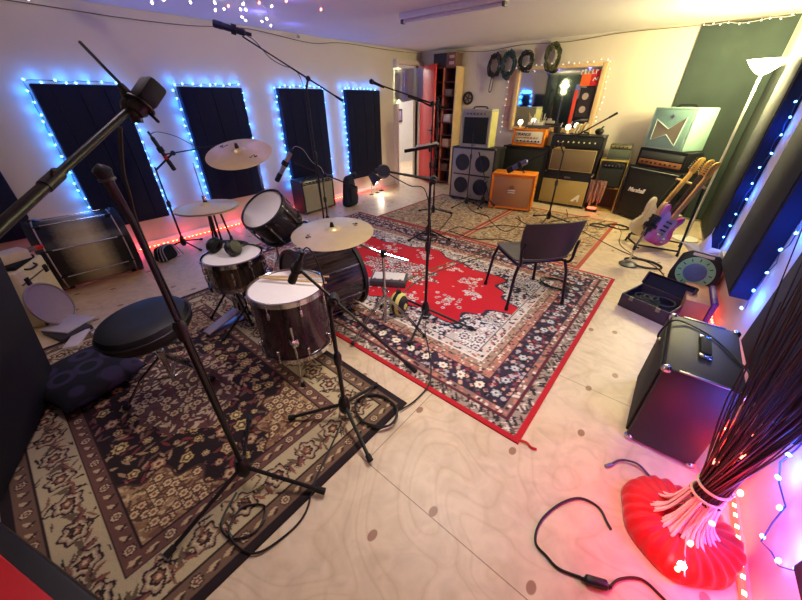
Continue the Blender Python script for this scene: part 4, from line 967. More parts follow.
# orange combo on the floor
t = amp('combo_amp', 'bright orange combo amp standing on beige rug', 'amplifier', (-2.0, 5.0, .007), .26, .64, .36, .54, ORANGE, ((-.28, .28, .05, .49), ORG), mat('orange_trim', '#d8741c', .5), corners=None, handle=True)
b = MB(); b.prism([(-.035, -.02), (.035, -.02), (.035, .02), (0, .035), (-.035, .02)], 0, .004); b.bm.transform(Matrix.Translation((0, -.004, .345)) @ FRONT); obj('crest_badge', b, mat('bronze_badge', '#8a5a34', .5), t)
b = MB(); b.box((0, -.004, .285), (.11, .006, .045), .002); bd = obj('name_badge', b, mat('ivory_badge', '#efe9df', .5), t)
text_mesh('lettering', 'ORANGE', .028, .001, Matrix.Translation((0, -.0085, .285)) @ FRONT, INK, t, .0, .0008)
for s in (-1, 1):
    b = MB(); b.tube([(s*.321, .09, .36), (s*.33, .12, .36), (s*.33, .22, .36), (s*.321, .25, .36)], .008, 8, 3); obj('side_handle', b, RUB, t)
    for i in range(5): b = MB(); b.box((s*.3205, .17, .2+.045*i), (.004, .10, .022), .001); obj('side_vent', b, BLKP, t)
# two stacked tan amps
t = amp('speaker_cabinet', 'gold grille speaker cabinet with white emblem under black combo', 'speaker cabinet', (-1.47, 5.78, 0), .05, .74, .34, .50, TOLEX, ((-.335, .335, .035, .40), GOLDG), GOLDT, corners=STEEL)
b = MB(); b.prism([(-.06, -.05), (-.015, -.05), (.0, -.02), (.03, -.02), (.03, -.05), (.055, -.05), (.055, .06), (.03, .06), (-.05, -.03)], 0, .004); b.bm.transform(Matrix.Translation((.21, -.006, .15)) @ FRONT); obj('emblem', b, WHT, t)
b = MB(); b.box((.02, -.002, .445), (.09, .006, .03), .002); obj('name_badge', b, STEEL, t)
t = amp('combo_amp', 'black combo amp with brown grille stacked on gold cabinet', 'amplifier', (-1.45, 5.80, .502), .05, .72, .30, .54, TOLEX, ((-.31, .31, .04, .34), cloth_grille('brown_grille_cloth', '#7d6a4e', '#665540')), GOLDT, panel=(-.33, .33, .375, .51), knobs=8, pm=mat('dark_panel', '#20241f', .4), km=CREAM, corners=STEEL, feet=False)
b = MB(); b.box((-.22, -.006, .36), (.16, .005, .022), .002); obj('name_plate', b, GOLDT, t)
# small things standing on these amps
def pot(label, loc, r, h, m, sticks=0, cat='pot'):
    t = thing('desk_pot', label, cat, loc); b = MB(); b.lathe([(0, 0), (r*.8, 0), (r, h), (r*.88, h), (r*.7, .01), (0, .01)], 20); obj('pot', b, m, t)
    for i in range(sticks):
        a = i*2.4; b = MB(); b.tube([(r*.3*math.cos(a), r*.3*math.sin(a), .012), (r*.9*math.cos(a), r*.9*math.sin(a), h*1.6+.02*i)], .006, 6); obj('stem', b, [WHT, STK, CREAM][i % 3], t)
    return t
pot('small white pot of utensils on top of the orange head', (-2.23, 5.92, 1.104), .05, .08, WHT, 5)
t = thing('model_boat', 'small grey model boat on top of the orange head', 'ornament', (-2.08, 5.90, 1.098), .1)
b = MB(); b.prism([(-.16, 0), (.14, 0), (.19, .05), (-.18, .045)], -.03, .03); b.bm.transform(FRONT); obj('hull', b, PLASTICG, t)
b = MB(); b.box((-.03, 0, .065), (.14, .04, .04), .006); b.box((-.05, 0, .1), (.06, .03, .04), .004); obj('cabin', b, WHT, t)
b = MB(); b.cyl((.0, 0, .08), (.0, 0, .19), .004); b.cyl((-.1, 0, .05), (-.1, 0, .15), .004); obj('mast', b, BLK, t)
for i, (x, lab) in enumerate(((-1.66, 'small round desk lamp glowing on left of black combo'), (-2.40, 'small round desk lamp glowing on left end of orange head'))):
    z = 1.045 if i == 0 else 1.095; y = 5.96 if i == 0 else 5.9
    t = thing('desk_lamp', lab, 'lamp', (x, y, z)); b = MB(); b.lathe([(0, 0), (.035, 0), (.03, .02), (.012, .05), (0, .05)], 16); obj('base', b, WOOD, t)
    b = MB(); b.sphere((0, 0, .085), .04, 16); obj('globe', b, mat('glowing_globe', '#fff4e0', .4, emit='#ffe6c0', es=6), t)
pot('dark pot beside glowing lamp on black combo', (-1.80, 5.93, 1.045), .06, .09, BLKP, 1)
b = MB(); b.sphere((-1.21, 5.95, 1.09), .055, 14, (1.1, .9, .85)); b.cyl((-1.21, 5.95, 1.11), (-1.17, 5.95, 1.16), .012); solo('ornament', b, BLKP, 'squat black ornament on right end of black combo', 'ornament')
for i in range(4):
    b = MB().at(TR(-1.56+.042*i, 5.98, 1.047) @ Matrix.Rotation(.25, 4, 'Y')); b.box((0, 0, .07), (.025, .09, .13), .003)
    solo('paperback', b, mat('book_%d' % i, ['#d9c79a', '#e2d8bf', '#caa86c', '#d8ccb0'][i], .6), 'pale %s leaning in row behind black combo' % ['yellow paperback, leftmost,', 'ivory paperback, second,', 'ochre paperback, third,', 'grey cream paperback, last,'][i], 'book', 'books leaning on the black combo')
# small black amp with the hanging leads on a plywood crate, tiny head above
CX, CY = -.885, 5.86
t = thing('plywood_crate', 'yellowish plywood crate between gold cabinet and corner stack', 'crate', (CX, CY, 0), .1)
b = MB(); b.box((0, .14, .01), (.34, .26, .02), .002); b.box((0, .14, .73), (.36, .28, .02), .002); b.box((-.17, .14, .37), (.02, .26, .72), .002); b.box((.17, .14, .37), (.02, .26, .72), .002); obj('carcass', b, mat('yellow_plywood', '#a58c48', .6), t)
b = MB(); b.box((0, .265, .37), (.34, .012, .72)); obj('back_panel', b, mat('yellow_plywood_back', '#4a3f2c', .6), t)
b = MB(); b.box((0, .14, .35), (.32, .24, .016)); obj('shelf', b, mat('yellow_plywood_shelf', '#c2a050', .6), t)
t = amp('practice_amp', 'small black practice amp on the plywood crate shelf', 'amplifier', (CX, CY-.05, .363), .1, .30, .22, .35, TOLEX, ((-.13, .13, .02, .27), BLKG), None, panel=(-.13, .13, .285, .33), knobs=5, pm=BLKP, km=STEEL, handle=False)
t = amp('amp_head', 'tiny green grey amp head on top of plywood crate', 'amplifier', (CX+.02, CY+.05, .742), .12, .28, .16, .20, mat('green_grey_vinyl', '#4c5248', .5), ((-.12, .12, .03, .13), cloth_grille('grey_green_cloth', '#5c6358', '#454b42')), None, panel=(-.12, .12, .15, .185), knobs=4, pm=mat('brass_panel', '#9a8d5c', .4, .5), handle=False, feet=False)
b = MB()
for i in range(11):
    x = CX-.22+.02*i; y = CY-.06-.012*(i % 3); b.tube([(x, y, .46), (x+.004, y-.015, .3), (x+random.uniform(-.02, .02), y-.01, .10+.02*(i % 4)), (x+.012, y-.012, .28), (x+.015, y, .455)], .005, 5, 5)
solo('hanging_leads', b, mat('red_brown_leads', '#ad7f72', .5, var=.5, scale=12), 'bunch of reddish leads hanging from crate beside corner stack', 'cables', kind='stuff')
b = MB(); b.box((CX, CY-.06, .06), (.28, .06, .012)); 
t = thing('red_glow_lamp', 'small glowing red light at foot of hanging leads', 'lamp', (CX-.1, CY-.1, .0)); b = MB(); b.box((0, 0, .02), (.16, .05, .04), .008); obj('base', b, BLKP, t); b = MB(); b.box((0, 0, .055), (.12, .035, .03), .01); obj('lens', b, mat('red_lens', '#ff3020', .4, emit=(1, .06, .03), es=9), t)
point('red_glow', (CX, CY-.2, .12), (1, .05, .03), .25, .03)
# corner stack, turned toward the room
A35 = -.61; O = Vector((-.69, 5.85, 0)); RD = Vector((math.cos(A35), math.sin(A35), 0)); DD = Vector((-math.sin(A35), math.cos(A35), 0))
def cs(u, v, z): p = O+RD*u+DD*v; return (p.x, p.y, z)
t = amp('speaker_cabinet', 'large black speaker cabinet with white script badge in right corner', 'speaker cabinet', cs(.39, 0, 0), A35, .76, .33, .705, TOLEX, ((-.345, .345, .06, .66), BLKG), BLKP, corners=BLKP, handle=False)
text_mesh('script_badge', 'Marshall', .075, .004, Matrix.Translation((-.15, -.004, .40)) @ FRONT @ Matrix.Rotation(.05, 4, 'Z'), WHT, t, .35, .003)
b = MB(); b.box((0, -.003, .68), (.70, .006, .008), .001); obj('white_piping', b, mat('pale_piping', '#b9c2ae', .5), t)
for s in (-1, 1): b = MB(); b.box((s*.381, .17, .42), (.008, .16, .08), .003); obj('side_handle', b, BLKP, t)
t = amp('amp_head', 'dark amplifier head with copper strip under the seafoam amp', 'amplifier', cs(.39, .03, .708), A35, .66, .26, .225, TOLEX, ((-.3, .3, .11, .19), mat('grey_vent', '#4a524c', .5)), None, panel=(-.3, .3, .03, .095), knobs=8, pm=mat('copper_panel', '#b07a4a', .4, .4), km=BLKP, handle=False, feet=False)
t = amp('combo_amp', 'pale seafoam green amp with bow tie grille on corner stack', 'amplifier', cs(.355, .03, .937), A35, .55, .33, .465, SEAF, None, None, handle=True, feet=False, recess=.004)
b = MB(); b.box((0, -.002, .23), (.50, .008, .42), .002); obj('front_panel', b, SEAFD, t)
b = MB(); b.prism([(-.19, .33), (0.0, .235), (.19, .37), (.15, .06), (.0, .17), (-.19, .1)], 0, .008); b.bm.transform(Matrix.Translation((0, -.004, 0)) @ FRONT); obj('grille', b, WHEAT, t)
bp = [(-.19, .33), (0.0, .235), (.19, .37), (.15, .06), (.0, .17), (-.19, .1)]
b = MB(); b.tube([(x, -.012, z) for x, z in bp], .006, 6, closed=True); obj('grille_trim', b, mat('pale_mint_trim', '#cfe6dc', .4), t)
b = MB(); b.prism([(0, .03), (.012, .008), (.035, 0), (.012, -.008), (0, -.03), (-.012, -.008), (-.035, 0), (-.012, .008)], 0, .004); b.bm.transform(Matrix.Translation((.0, -.008, .37)) @ FRONT); obj('star_badge', b, STEEL, t)
# tan grille combo at the left wall, blue lit side
t = amp('combo_amp', 'black combo amp with tan grille against left wall', 'amplifier', (-4.30, 3.13, 0), PI/2+.06, .62, .26, .50, TOLEX, ((-.28, .28, .04, .42), WHEAT), STEEL, panel=(-.28, .28, .44, .48), knobs=8, pm=STEEL, corners=STEEL)
t = thing('gig_bag', 'dark soft gig bag slumped beside the tan grille amp', 'bag', (-4.15, 3.62, 0), .2)
b = MB(); b.box((0, 0, .24), (.18, .32, .48), .07, 3, taper=(.6, .7)); obj('body', b, mat('dark_blue_nylon', '#141a2e', .7, bump=.4, scale=20), t)
b = MB(); b.tube([(.07, -.08, .42), (.11, -.05, .52), (.11, .05, .52), (.07, .08, .42)], .012, 6, 4); obj('handle', b, BLKP, t)
b = MB(); b.box((.085, 0, .2), (.03, .2, .22), .012); obj('pocket', b, mat('dark_blue_pocket', '#10152a', .7), t)
# shelf unit in the far corner
SX0, SX1, SY = -4.28, -3.71, 5.94
t = thing('shelf_unit', 'tall narrow shelf unit with pigeonholes in far corner', 'shelf', ((SX0+SX1)/2, SY, 0))
w_, d_, h_ = SX1-SX0, YB-.01-SY, 2.0
SHM = mat('red_brown_timber', '#6b2f2c', .6, var=.2, scale=9)
b = MB(); b.box((-w_/2+.01, d_/2, h_/2), (.02, d_, h_), .002); obj('side_panel', b, SHM, t)
b = MB(); b.box((w_/2-.012, d_/2, h_/2), (.024, d_, h_), .002); obj('side_panel', b, WOOD, t, label='pale timber side panel')
b = MB(); b.box((.0, d_-.006, h_/2), (w_-.04, .012, h_)); obj('back_panel', b, mat('dark_back_panel', '#24151a', .7), t)
b = MB(); b.box((.0, d_/2, h_/2), (.02, d_-.02, h_-.02), .002); obj('divider', b, mat('pinkish_divider', '#a85c52', .6), t)
for i in range(10): b = MB(); b.box((0, d_/2, .05+i*(h_-.06)/9), (w_-.05, d_-.02, .016), .002); obj('shelf_board', b, SHM, t)
for i, (sx, k, hh, col, nm) in enumerate(((-1, 2, .12, '#40303c', 'dark grey'), (1, 3, .14, '#caa27c', 'tan'), (-1, 4, .1, '#7a2c3c', 'maroon'), (1, 5, .13, '#d8cdbc', 'white'), (1, 1, .12, '#59422f', 'brown'), (-1, 6, .12, '#2a3350', 'navy'), (1, 7, .1, '#7d6a58', 'taupe'))):
    b = MB(); b.box(((SX0+SX1)/2+sx*.11, SY+.11, .059+k*(h_-.06)/9+hh/2), (.15, .16, hh), .004)
    solo('storage_box', b, mat('box_%s' % nm.replace(' ', '_'), col, .6), '%s box stored in a pigeonhole of the corner shelf unit' % nm, 'box', 'boxes on the corner shelf unit')
b = MB(); b.box(((SX0+SX1)/2-.1, SY+.12, h_+.1), (.26, .22, .2), .006); solo('crate', b, mat('dark_crate', '#2a2733', .6), 'dark crate on top of the corner shelf unit, left', 'crate')
t = thing('case', 'brown case with pale labels on top of shelf unit, right', 'case', ((SX0+SX1)/2+.14, SY, h_))
b = MB(); b.box((0, .12, .10), (.2, .22, .2), .006); obj('body', b, mat('brown_case', '#6e4f44', .6), t)
for z in (.05, .14): b = MB(); b.box((.02, .008, z), (.10, .006, .045), .002); obj('paper_label', b, mat('pink_paper', '#d59c94', .6), t)
# coils of cable on wall hooks
def wall_coil(x, z, rx, rz, n, cols, label, tail=0.):
    t = thing('cable_coil', label, 'cable', (x, YB-.03, z), 0, 'cable coils hanging on the back wall')
    for j, c in enumerate(cols):
        P = []; rr = random.Random(int(abs(x)*100)+j)
        for i in range(n*14):
            a = i*2*PI/14; k = 1-.5*rr.random(); P.append((rx*k*math.cos(a), -.015-.03*rr.random()-.012*j, rz*k*math.sin(a)))
        b = MB(); b.tube(P, .011, 6, 2); obj('loop', b, c, t)
    b = MB(); b.cyl((0, .03, rz*.82), (0, -.05, rz*.82), .008); obj('hook', b, STEEL, t)
    if tail:
        b = MB(); b.tube([(-.03, -.03, -rz*.7), (-.06, -.03, -rz-tail*.8), (-.04, -.03, -rz-tail), (-.01, -.03, -rz-tail*.8), (.01, -.03, -rz*.7)], .0085, 6, 5); obj('tail', b, cols[0], t)
PURC = mat('purple_cable', '#4b3450', .5); REDC = mat('red_cable', '#a01c2c', .5); YELC = mat('yellow_green_cable', '#4a4c24', .5); GRYC = mat('grey_cable', '#4d4f50', .5); TEALC = mat('teal_cable', '#1d3a40', .5)
wall_coil(-3.10, 1.98, .13, .19, 4, [PURC, CABLE], 'leftmost coil of purple black cable on back wall, tail hanging', .18)
wall_coil(-2.86, 1.985, .13, .205, 5, [CABLE, TEALC], 'second coil of black and teal cable on back wall')
wall_coil(-2.57, 2.01, .13, .15, 5, [GRYC, CABLE], 'third and smallest coil of grey cable on back wall')
wall_coil(-2.16, 2.035, .13, .20, 5, [CABLE, YELC], 'rightmost coil of black and yellow green cable on back wall')
t = thing('wheel_ornament', 'small dark wheel ornament on wall beside shelf unit', 'ornament', (-3.585, YB-.017, 1.52))
b = MB(); b.torus((0, 0, 0), (0, 1, 0), .09, .018, 28); obj('rim', b, BLKP, t)
b = MB()
for k in range(5): a = k*2*PI/5; b.cyl((0, 0, 0), (.085*math.cos(a), 0, .085*math.sin(a)), .009)
b.sphere((0, 0, 0), .02); obj('spokes', b, mat('dark_brown', '#4a3630', .5), t)
# framed pictures in the corridor
for i, (y, z, lab) in enumerate(((6.95, 1.12, 'dark framed picture on corridor wall seen through doorway, left'), (7.45, 1.15, 'dark framed picture on corridor wall seen through doorway, right'))):
    t = thing('picture_frame', lab, 'picture', (XL-1.70, y, z)); b = MB(); b.box((.015, 0, 0), (.03, .36, .3), .006); obj('frame', b, BLKP, t)
    b = MB(); b.box((.031, 0, 0), (.006, .28, .22)); obj('picture', b, mat('picture_print', '#9a7fa0', .6, var=.4, scale=10), t)
area('added_corridor_light', (XL-.9, 6.6, ZC-.05), .9, 60, (1, .94, .9))  # unseen ceiling light added to brighten the corridor
t = thing('added_panel_light', 'added lit ceiling light panel, unseen, in the corridor', 'ceiling light', (XL-.9, 6.6, ZC)); b = MB(); b.box((0, 0, -.02), (.6, .6, .04), .006); obj('housing', b, WHT, t); b = MB(); b.box((0, 0, -.043), (.54, .54, .006)); obj('diffuser', b, bpy.data.materials['lit_diffuser'], t)
# ================================================================== GUITARS
def guitar(label, bottom, top, face, body, guard, neck, group='guitars on the rack'):
    bottom, top = Vector(bottom), Vector(top); up = (top-bottom).normalized(); f = Vector(face); f = (f-up*f.dot(up)).normalized(); x = up.cross(f)*1
    M = Matrix(((x.x, up.x, f.x, bottom.x), (x.y, up.y, f.y, bottom.y), (x.z, up.z, f.z, bottom.z), (0, 0, 0, 1)))
    t = thing('electric_guitar', label, 'guitar', M=M, group=group)
    L = (top-bottom).length; k = L/.98
    out = [(0, .0), (.10, .01), (.155, .06), (.165, .12), (.14, .18), (.115, .225), (.118, .27), (.145, .315), (.15, .36), (.13, .385), (.105, .375), (.08, .335), (.04, .325), (-.04, .335), (-.07, .35), (-.10, .415), (-.128, .445), (-.152, .425), (-.155, .36), (-.14, .30), (-.115, .245), (-.118, .20), (-.145, .15), (-.163, .10), (-.15, .05), (-.10, .01)]
    P = [Vector((a, c, 0)) for a, c in out]; P = [(p.x*k, p.y*k) for p in spline(P, 3, True)]
    b = MB(); b.prism(P, -.021, .021, .007); obj('body', b, body, t)
    pg = [(-.02, .335), (.05, .33), (.09, .30), (.07, .2), (.10, .12), (.06, .08), (.03, .13), (-.05, .14), (-.09, .2), (-.10, .3), (-.09, .38)]
    Q = spline([Vector((a*k, c*k, 0)) for a, c in pg], 3, True)
    b = MB(); b.prism([(p.x, p.y) for p in Q], .021, .024); gd = obj('pickguard', b, guard, t)
    for yy in (.175, .225, .275): b = MB(); b.box((0, yy*k, .027), (.075, .018, .008), .003); obj('pickup', b, BLKP, gd)
    b = MB(); b.box((0, .125*k, .027), (.08, .03, .012), .003); obj('bridge', b, CHR, t)
    b = MB(); b.box((0, .56*k, .02), (.05, .50*k, .022), .007, taper=None); obj('neck', b, neck, t)
    b = MB(); b.box((0, .555*k, .033), (.047, .47*k, .006), .002); obj('fretboard', b, neck if neck is MAPLE else ROSEW, t)
    hd = [(-.023, .80), (.023, .80), (.04, .83), (.035, .87), (.028, .93), (.036, .965), (.02, .985), (-.01, .975), (-.035, .94), (-.04, .86)]
    b = MB(); b.prism([(p.x*k, p.y*k) for p in spline([Vector((a, c, 0)) for a, c in hd], 2, True)], .004, .02, .003); h = obj('headstock', b, MAPLE, t)
    for i in range(6): b = MB(); b.box((-.052*k, (.835+.022*i)*k, .012), (.028, .010, .010), .003); b.cyl((-.02*k, (.835+.022*i)*k, .018), (-.02*k, (.835+.022*i)*k, .032), .004, seg=6); obj('tuner', b, CHR, h)
    b = MB()
    for i in range(6): b.tube([((-.026+.0104*i), .125*k, .036), ((-.016+.0064*i), .80*k, .038)], .0008, 3)
    obj('strings', b, STEEL, t)
    for i in range(2): b = MB(); b.cyl((.075*k, (.10-.04*i)*k, .022), (.085*k, (.10-.04*i)*k, .036), .011, .009, 10); obj('knob', b, WHT, t)
    return t
MAPLE = mat('maple_neck', '#d9ad62', .35); ROSEW = mat('rosewood', '#3b2a24', .45)
m, nt, pb = _nodes('pink_purple_paisley'); tc = nt.nodes.new('ShaderNodeTexCoord'); no = nt.nodes.new('ShaderNodeTexNoise'); no.inputs['Scale'].default_value = 9
nt.links.new(tc.outputs['Object'], no.inputs['Vector']); nt.links.new(ramp(nt, no.outputs['Fac'], [(.35, '#cf3478'), (.5, '#c75ca6'), (.68, '#a088d2')]), pb.inputs['Base Color']); pb.inputs['Roughness'].default_value = .25; PINKM = m
GF = Vector((.62, -.78, .1))
guitar('cream electric guitar, leftmost on rack before corner stack', (-.245, 4.75, .08), (.055, 5.02, .95), GF, mat('cream_lacquer', '#e8dcb4', .25), mat('white_guard', '#eee8da', .4), MAPLE)
guitar('natural neck guitar hidden behind pink one on rack', (-.095, 4.62, .08), (.13, 4.89, .95), GF, mat('natural_ash', '#d2b48a', .3), mat('cream_guard', '#e2d8c0', .4), ROSEW)
guitar('pink and purple electric guitar at front of rack', (-.075, 4.54, .08), (.185, 4.80, .94), GF, PINKM, mat('lilac_guard', '#a890c8', .35), MAPLE)
t = thing('guitar_rack', 'black folding guitar rack under the three guitars', 'guitar stand', (-.05, 4.6, 0))
a_, b_, c_ = Vector((-.30, 4.62, .03)), Vector((.22, 4.62, .03)), Vector((.16, 4.98, .72))
b = MB(); b.tube([(-.32, 4.62, .07), (-.20, 4.46, .055), (.20, 4.52, .055)], .011, 8); b.tube([(-.32, 4.86, .05), (.2, 4.86, .05)], .011, 8); obj('base_bar', b, BLK, t, world=True)
for p, q in (((.20, 4.50, .014), (.165, 4.73, .70)), ((-.33, 4.66, .014), (-.07, 5.06, .70))): b = MB(); b.tube([p, q], .011, 8); obj('upright', b, BLK, t, world=True)
b = MB(); b.tube([(-.09, 5.08, .70), (.18, 4.70, .70)], .014, 8); obj('neck_rest', b, mat('tan_foam', '#b3986c', .8), t, world=True)
for p in ((-.32, 4.86, 0), (.2, 4.86, 0), (-.2, 4.46, 0), (.2, 4.52, 0)): b = MB(); b.cyl(p, (p[0], p[1], .05), .015, .012, 10); obj('rubber_foot', b, RUB, t, world=True)
# ================================================================== CHAIR
def make_chair():
    t = thing('stacking_chair', 'black plastic stacking chair standing on red rug', 'chair', (-.80, 2.62, .010), math.radians(50.7))
    SEAT = mat('grey_black_plastic', '#46454a', .45, bump=.15, scale=300); BACKM = mat('dark_back_plastic', '#1e1c27', .45, bump=.15, scale=300); LEGM = mat('dark_purple_metal', '#241c33', .3, .6)
    # one seat shell: profile swept across the width with a dished middle
    prof = [(.21, .415), (.17, .428), (.05, .42), (-.08, .405), (-.17, .405), (-.205, .425)]
    def shell(prof, wd, dish, th):
        b = MB(); n = 12; vs = []
        for i, (y, z) in enumerate(prof):
            for j in range(n+1):
                s = -1+2*j/n; e = (1-abs(s)**4*.0)
                vs.append((wd[i]*s, y+dish[i][0]*s*s, z+dish[i][1]*s*s))
        m = len(vs); vs += [(x, y-th[0], z-th[1]) for x, y, z in vs]; fs = []
        for i in range(len(prof)-1):
            for j in range(n):
                a = i*(n+1)+j; fs.append((a, a+1, a+n+2, a+n+1)); fs.append((m+a, m+a+n+1, m+a+n+2, m+a+1))
        for i in range(len(prof)-1):
            for j in (0, n): a = i*(n+1)+j; fs.append((a, a+n+1, m+a+n+1, m+a))
        for j in range(n):
            for i in (0, len(prof)-1): a = i*(n+1)+j; fs.append((a, m+a, m+a+1, a+1))
        b.faces(vs, fs); return b
    b = shell(prof, [.19, .225, .235, .225, .215, .20], [(-.03, -.01), (-.01, .012), (0, .02), (0, .022), (0, .02), (0, .012)], (0, .012)); obj('seat', b, SEAT, t)
    prof = [(-.235, .45), (-.245, .49), (-.262, .58), (-.282, .675), (-.298, .735), (-.305, .75)]
    b = shell(prof, [.18, .215, .235, .24, .235, .20], [(.03, 0), (.045, 0), (.055, .0), (.06, 0), (.06, -.002), (.05, -.012)], (.014, 0)); obj('backrest', b, BACKM, t)
    for s in (-1, 1):
        for nm, P in (('leg', [(s*.20, .17, .40), (s*.215, .205, .30), (s*.245, .225, .012)]), ('leg', [(s*.195, -.19, .40), (s*.225, -.205, .30), (s*.255, -.225, .012)])):
            b = MB(); b.tube(P, .0125, 10); lg = obj(nm, b, LEGM, t)
            b = MB(); b.cyl((P[-1][0], P[-1][1], .0), (P[-1][0]*.998, P[-1][1]*.998, .035), .016, .0145, 10); obj('rubber_foot', b, RUB, lg)
        b = MB(); b.tube([(s*.20, .17, .39), (s*.205, -.02, .385), (s*.20, -.19, .385), (s*.215, -.235, .42), (s*.225, -.235, .52), (s*.22, -.255, .58)], .0115, 8, 4); obj('frame_rail', b, LEGM, t)
    b = MB(); b.tube([(-.2, .12, .388), (.2, .12, .388)], .010, 8); b.tube([(-.2, -.16, .385), (.2, -.16, .385)], .010, 8); obj('cross_rail', b, LEGM, t)
    return t
make_chair()
# ================================================================== RIGHT SIDE
# bass cabinet in the right foreground
rzb = .03
t = thing('bass_cabinet', 'black bass speaker cabinet with metal corners, right foreground', 'speaker cabinet', (.33, 1.82, 0), rzb)
w_, l_, h_ = .275, .53, .495
b = MB(); b.box((0, 0, .012+(h_-.012)/2), (w_, l_, h_-.012), .012); obj('cabinet', b, mat('black_carpet_vinyl', '#221f28', .5, bump=.3, scale=240), t)
b = MB(); b.box((-w_/2-.006, 0, .25), (.012, l_-.05, h_-.07), .004); obj('grille', b, BLKG, t)
for x in (-1, 1):
    for y in (-1, 1):
        for z in (.02, h_-.012):
            b = MB(); b.sphere((x*(w_/2-.010), y*(l_/2-.010), z), .021, 10); obj('corner_guard', b, CHR, t)
for y in (-1, 1): b = MB(); b.box((0, y*(l_/2-.006), h_+.001), (w_*.62, .014, .005), .002); obj('edge_rail', b, STEEL, t)
b = MB(); b.box((0, 0, h_+.016), (.042, .15, .014), .006); hd = obj('handle', b, RUB, t)
for s in (-1, 1): b = MB(); b.box((0, s*.085, h_+.008), (.048, .035, .016), .005); obj('handle_cap', b, CHR, hd)
for x in (-1, 1):
    for y in (-1, 1): b = MB(); b.cyl((x*.10, y*.22, 0), (x*.10, y*.22, .014), .016); obj('foot', b, RUB, t)
b = MB(); b.box((-w_/2-.018, .10, .40), (.02, .03, .03), .005); obj('jack_plug', b, STEEL, t)
b = MB(); b.tube([(.185, 1.93, .39), (.16, 1.93, .43), (.19, 1.97, .51), (.26, 2.0, .502), (.36, 1.93, .502), (.44, 1.80, .503), (.49, 1.72, .48), (.50, 1.70, .30), (.50, 1.70, .05)], .0045, 6, 6); solo('audio_cable', b, CABLE, 'thin black cable draped over top of bass cabinet', 'cable')
# open suitcase full of leads
t = thing('suitcase', 'small dark open suitcase full of tangled leads', 'suitcase', (.125, 3.06, 0), -.33)
SC_M = mat('dark_plum_leatherette', '#3c2f40', .55, bump=.2, scale=200); LIN = mat('navy_lining', '#12122a', .8)
W_, D_, H_ = .36, .32, .12
b = MB(); b.box((0, 0, .008), (W_, D_, .016), .004)
for c, s in (((0, -D_/2+.006, H_/2), (W_, .012, H_)), ((0, D_/2-.006, H_/2), (W_, .012, H_)), ((-W_/2+.006, 0, H_/2), (.012, D_, H_)), ((W_/2-.006, 0, H_/2), (.012, D_, H_))): b.box(c, s, .004)
obj('body', b, SC_M, t)
b = MB(); b.box((0, 0, .022), (W_-.03, D_-.03, .012)); obj('lining', b, LIN, t)
ML = TR(0, D_/2, H_) @ Matrix.Rotation(-.6, 4, 'X') @ Matrix.Diagonal((1, 1, .36, 1))
b = MB().at(ML); b.box((0, .006, .15), (W_, .012, .30), .004)
for c, s in (((0, -.02, .294), (W_, .05, .012)), ((-W_/2+.006, -.02, .15), (.012, .05, .29)), ((W_/2-.006, -.02, .15), (.012, .05, .29))): b.box(c, s, .003)
ld = obj('lid', b, SC_M, t)
b = MB().at(ML); b.box((0, -.002, .15), (W_-.03, .008, .27)); obj('lid_lining', b, LIN, ld)
for s in (-1, 1): b = MB(); b.box((s*.1, -D_/2-.004, H_-.015), (.03, .01, .035), .003); obj('latch', b, STEEL, t)
b = MB()
rr = random.Random(4)
for i in range(9):
    cx, cy = rr.uniform(-.09, .09), rr.uniform(-.06, .06); r0 = rr.uniform(.045, .075); P = [(cx+r0*math.cos(a*.9)*(1+.15*rr.random()), cy+r0*math.sin(a*.9)*(1+.15*rr.random()), .04+.008*i+.008*rr.random()) for a in range(15)]
    b.tube(P, .0045, 5, 3)
b.bm.transform(WM[t.name]); solo('tangled_leads', b, mat('grey_green_leads', '#4c4f44', .45, var=.6, scale=30), 'tangle of grey black leads inside open suitcase', 'cables', kind='stuff')
# dial fronted case with a drum shaped scale face
t = thing('dial_device', 'black case with round pale green dial beside suitcase', 'dial instrument', M=TR(.325, 3.56, .0) @ Matrix.Rotation(-.2, 4, 'Z') @ Matrix.Scale(1.02, 4))
b = MB(); P = [(-.15, 0), (.15, 0), (.165, .16), (.14, .33), (.09, .37), (-.09, .37), (-.14, .33), (-.165, .16)]
b.prism(P, -.075, .075, .012); b.bm.transform(Matrix.Translation((0, 0, .0)) @ Matrix.Rotation(-.28, 4, 'X') @ FRONT); obj('case', b, BLKP, t)
MD = Matrix.Rotation(-.28, 4, 'X') @ TR(0, -.076, .2) @ FRONT
b = MB().at(MD); b.lathe([(0, .003), (.125, .003), (.13, 0), (.0, 0)], 36); dl = obj('dial_ring', b, mat('pale_green_dial', '#8fc9a8', .4), t)
b = MB().at(MD); b.lathe([(0, .009), (.06, .009), (.075, .006), (.078, .003), (0, .003)], 32); obj('dial_centre', b, mat('blue_dial_centre', '#5a6fae', .4, var=.3), dl)
for i in range(12):
    a = i*2*PI/12; b = MB().at(MD @ Matrix.Rotation(a, 4, 'Z')); b.box((0, .105, .0045), (.007, .022, .003)); obj('tick', b, INK, dl)
b = MB().at(Matrix.Rotation(-.28, 4, 'X')); b.box((0, -.078, .345), (.14, .01, .022), .003); obj('label_strip', b, WHT, t)
b = MB(); b.box((.37, 3.22, .09), (.15, .36, .18), .006, rz=.06); solo('wooden_box', b, mat('brown_hardboard', '#a8735e', .6, var=.2, scale=12), 'brown wooden box standing between suitcase and right wall', 'box')
b = MB().at(TR(.468, 3.20, .0) @ Matrix.Rotation(.06, 4, 'Z')); b.box((0, .03, .10), (.035, .36, .20), .008); solo('purple_lid', b, mat('purple_board', '#5a3690', .5), 'purple board leaning on brown wooden box by wall', 'board')
b = MB(); b.box((.235, 3.36, .06), (.10, .10, .12), .008, rz=-.2); solo('maroon_box', b, mat('maroon_card', '#6a1f3c', .5), 'small maroon box in front of the green dial case', 'box')
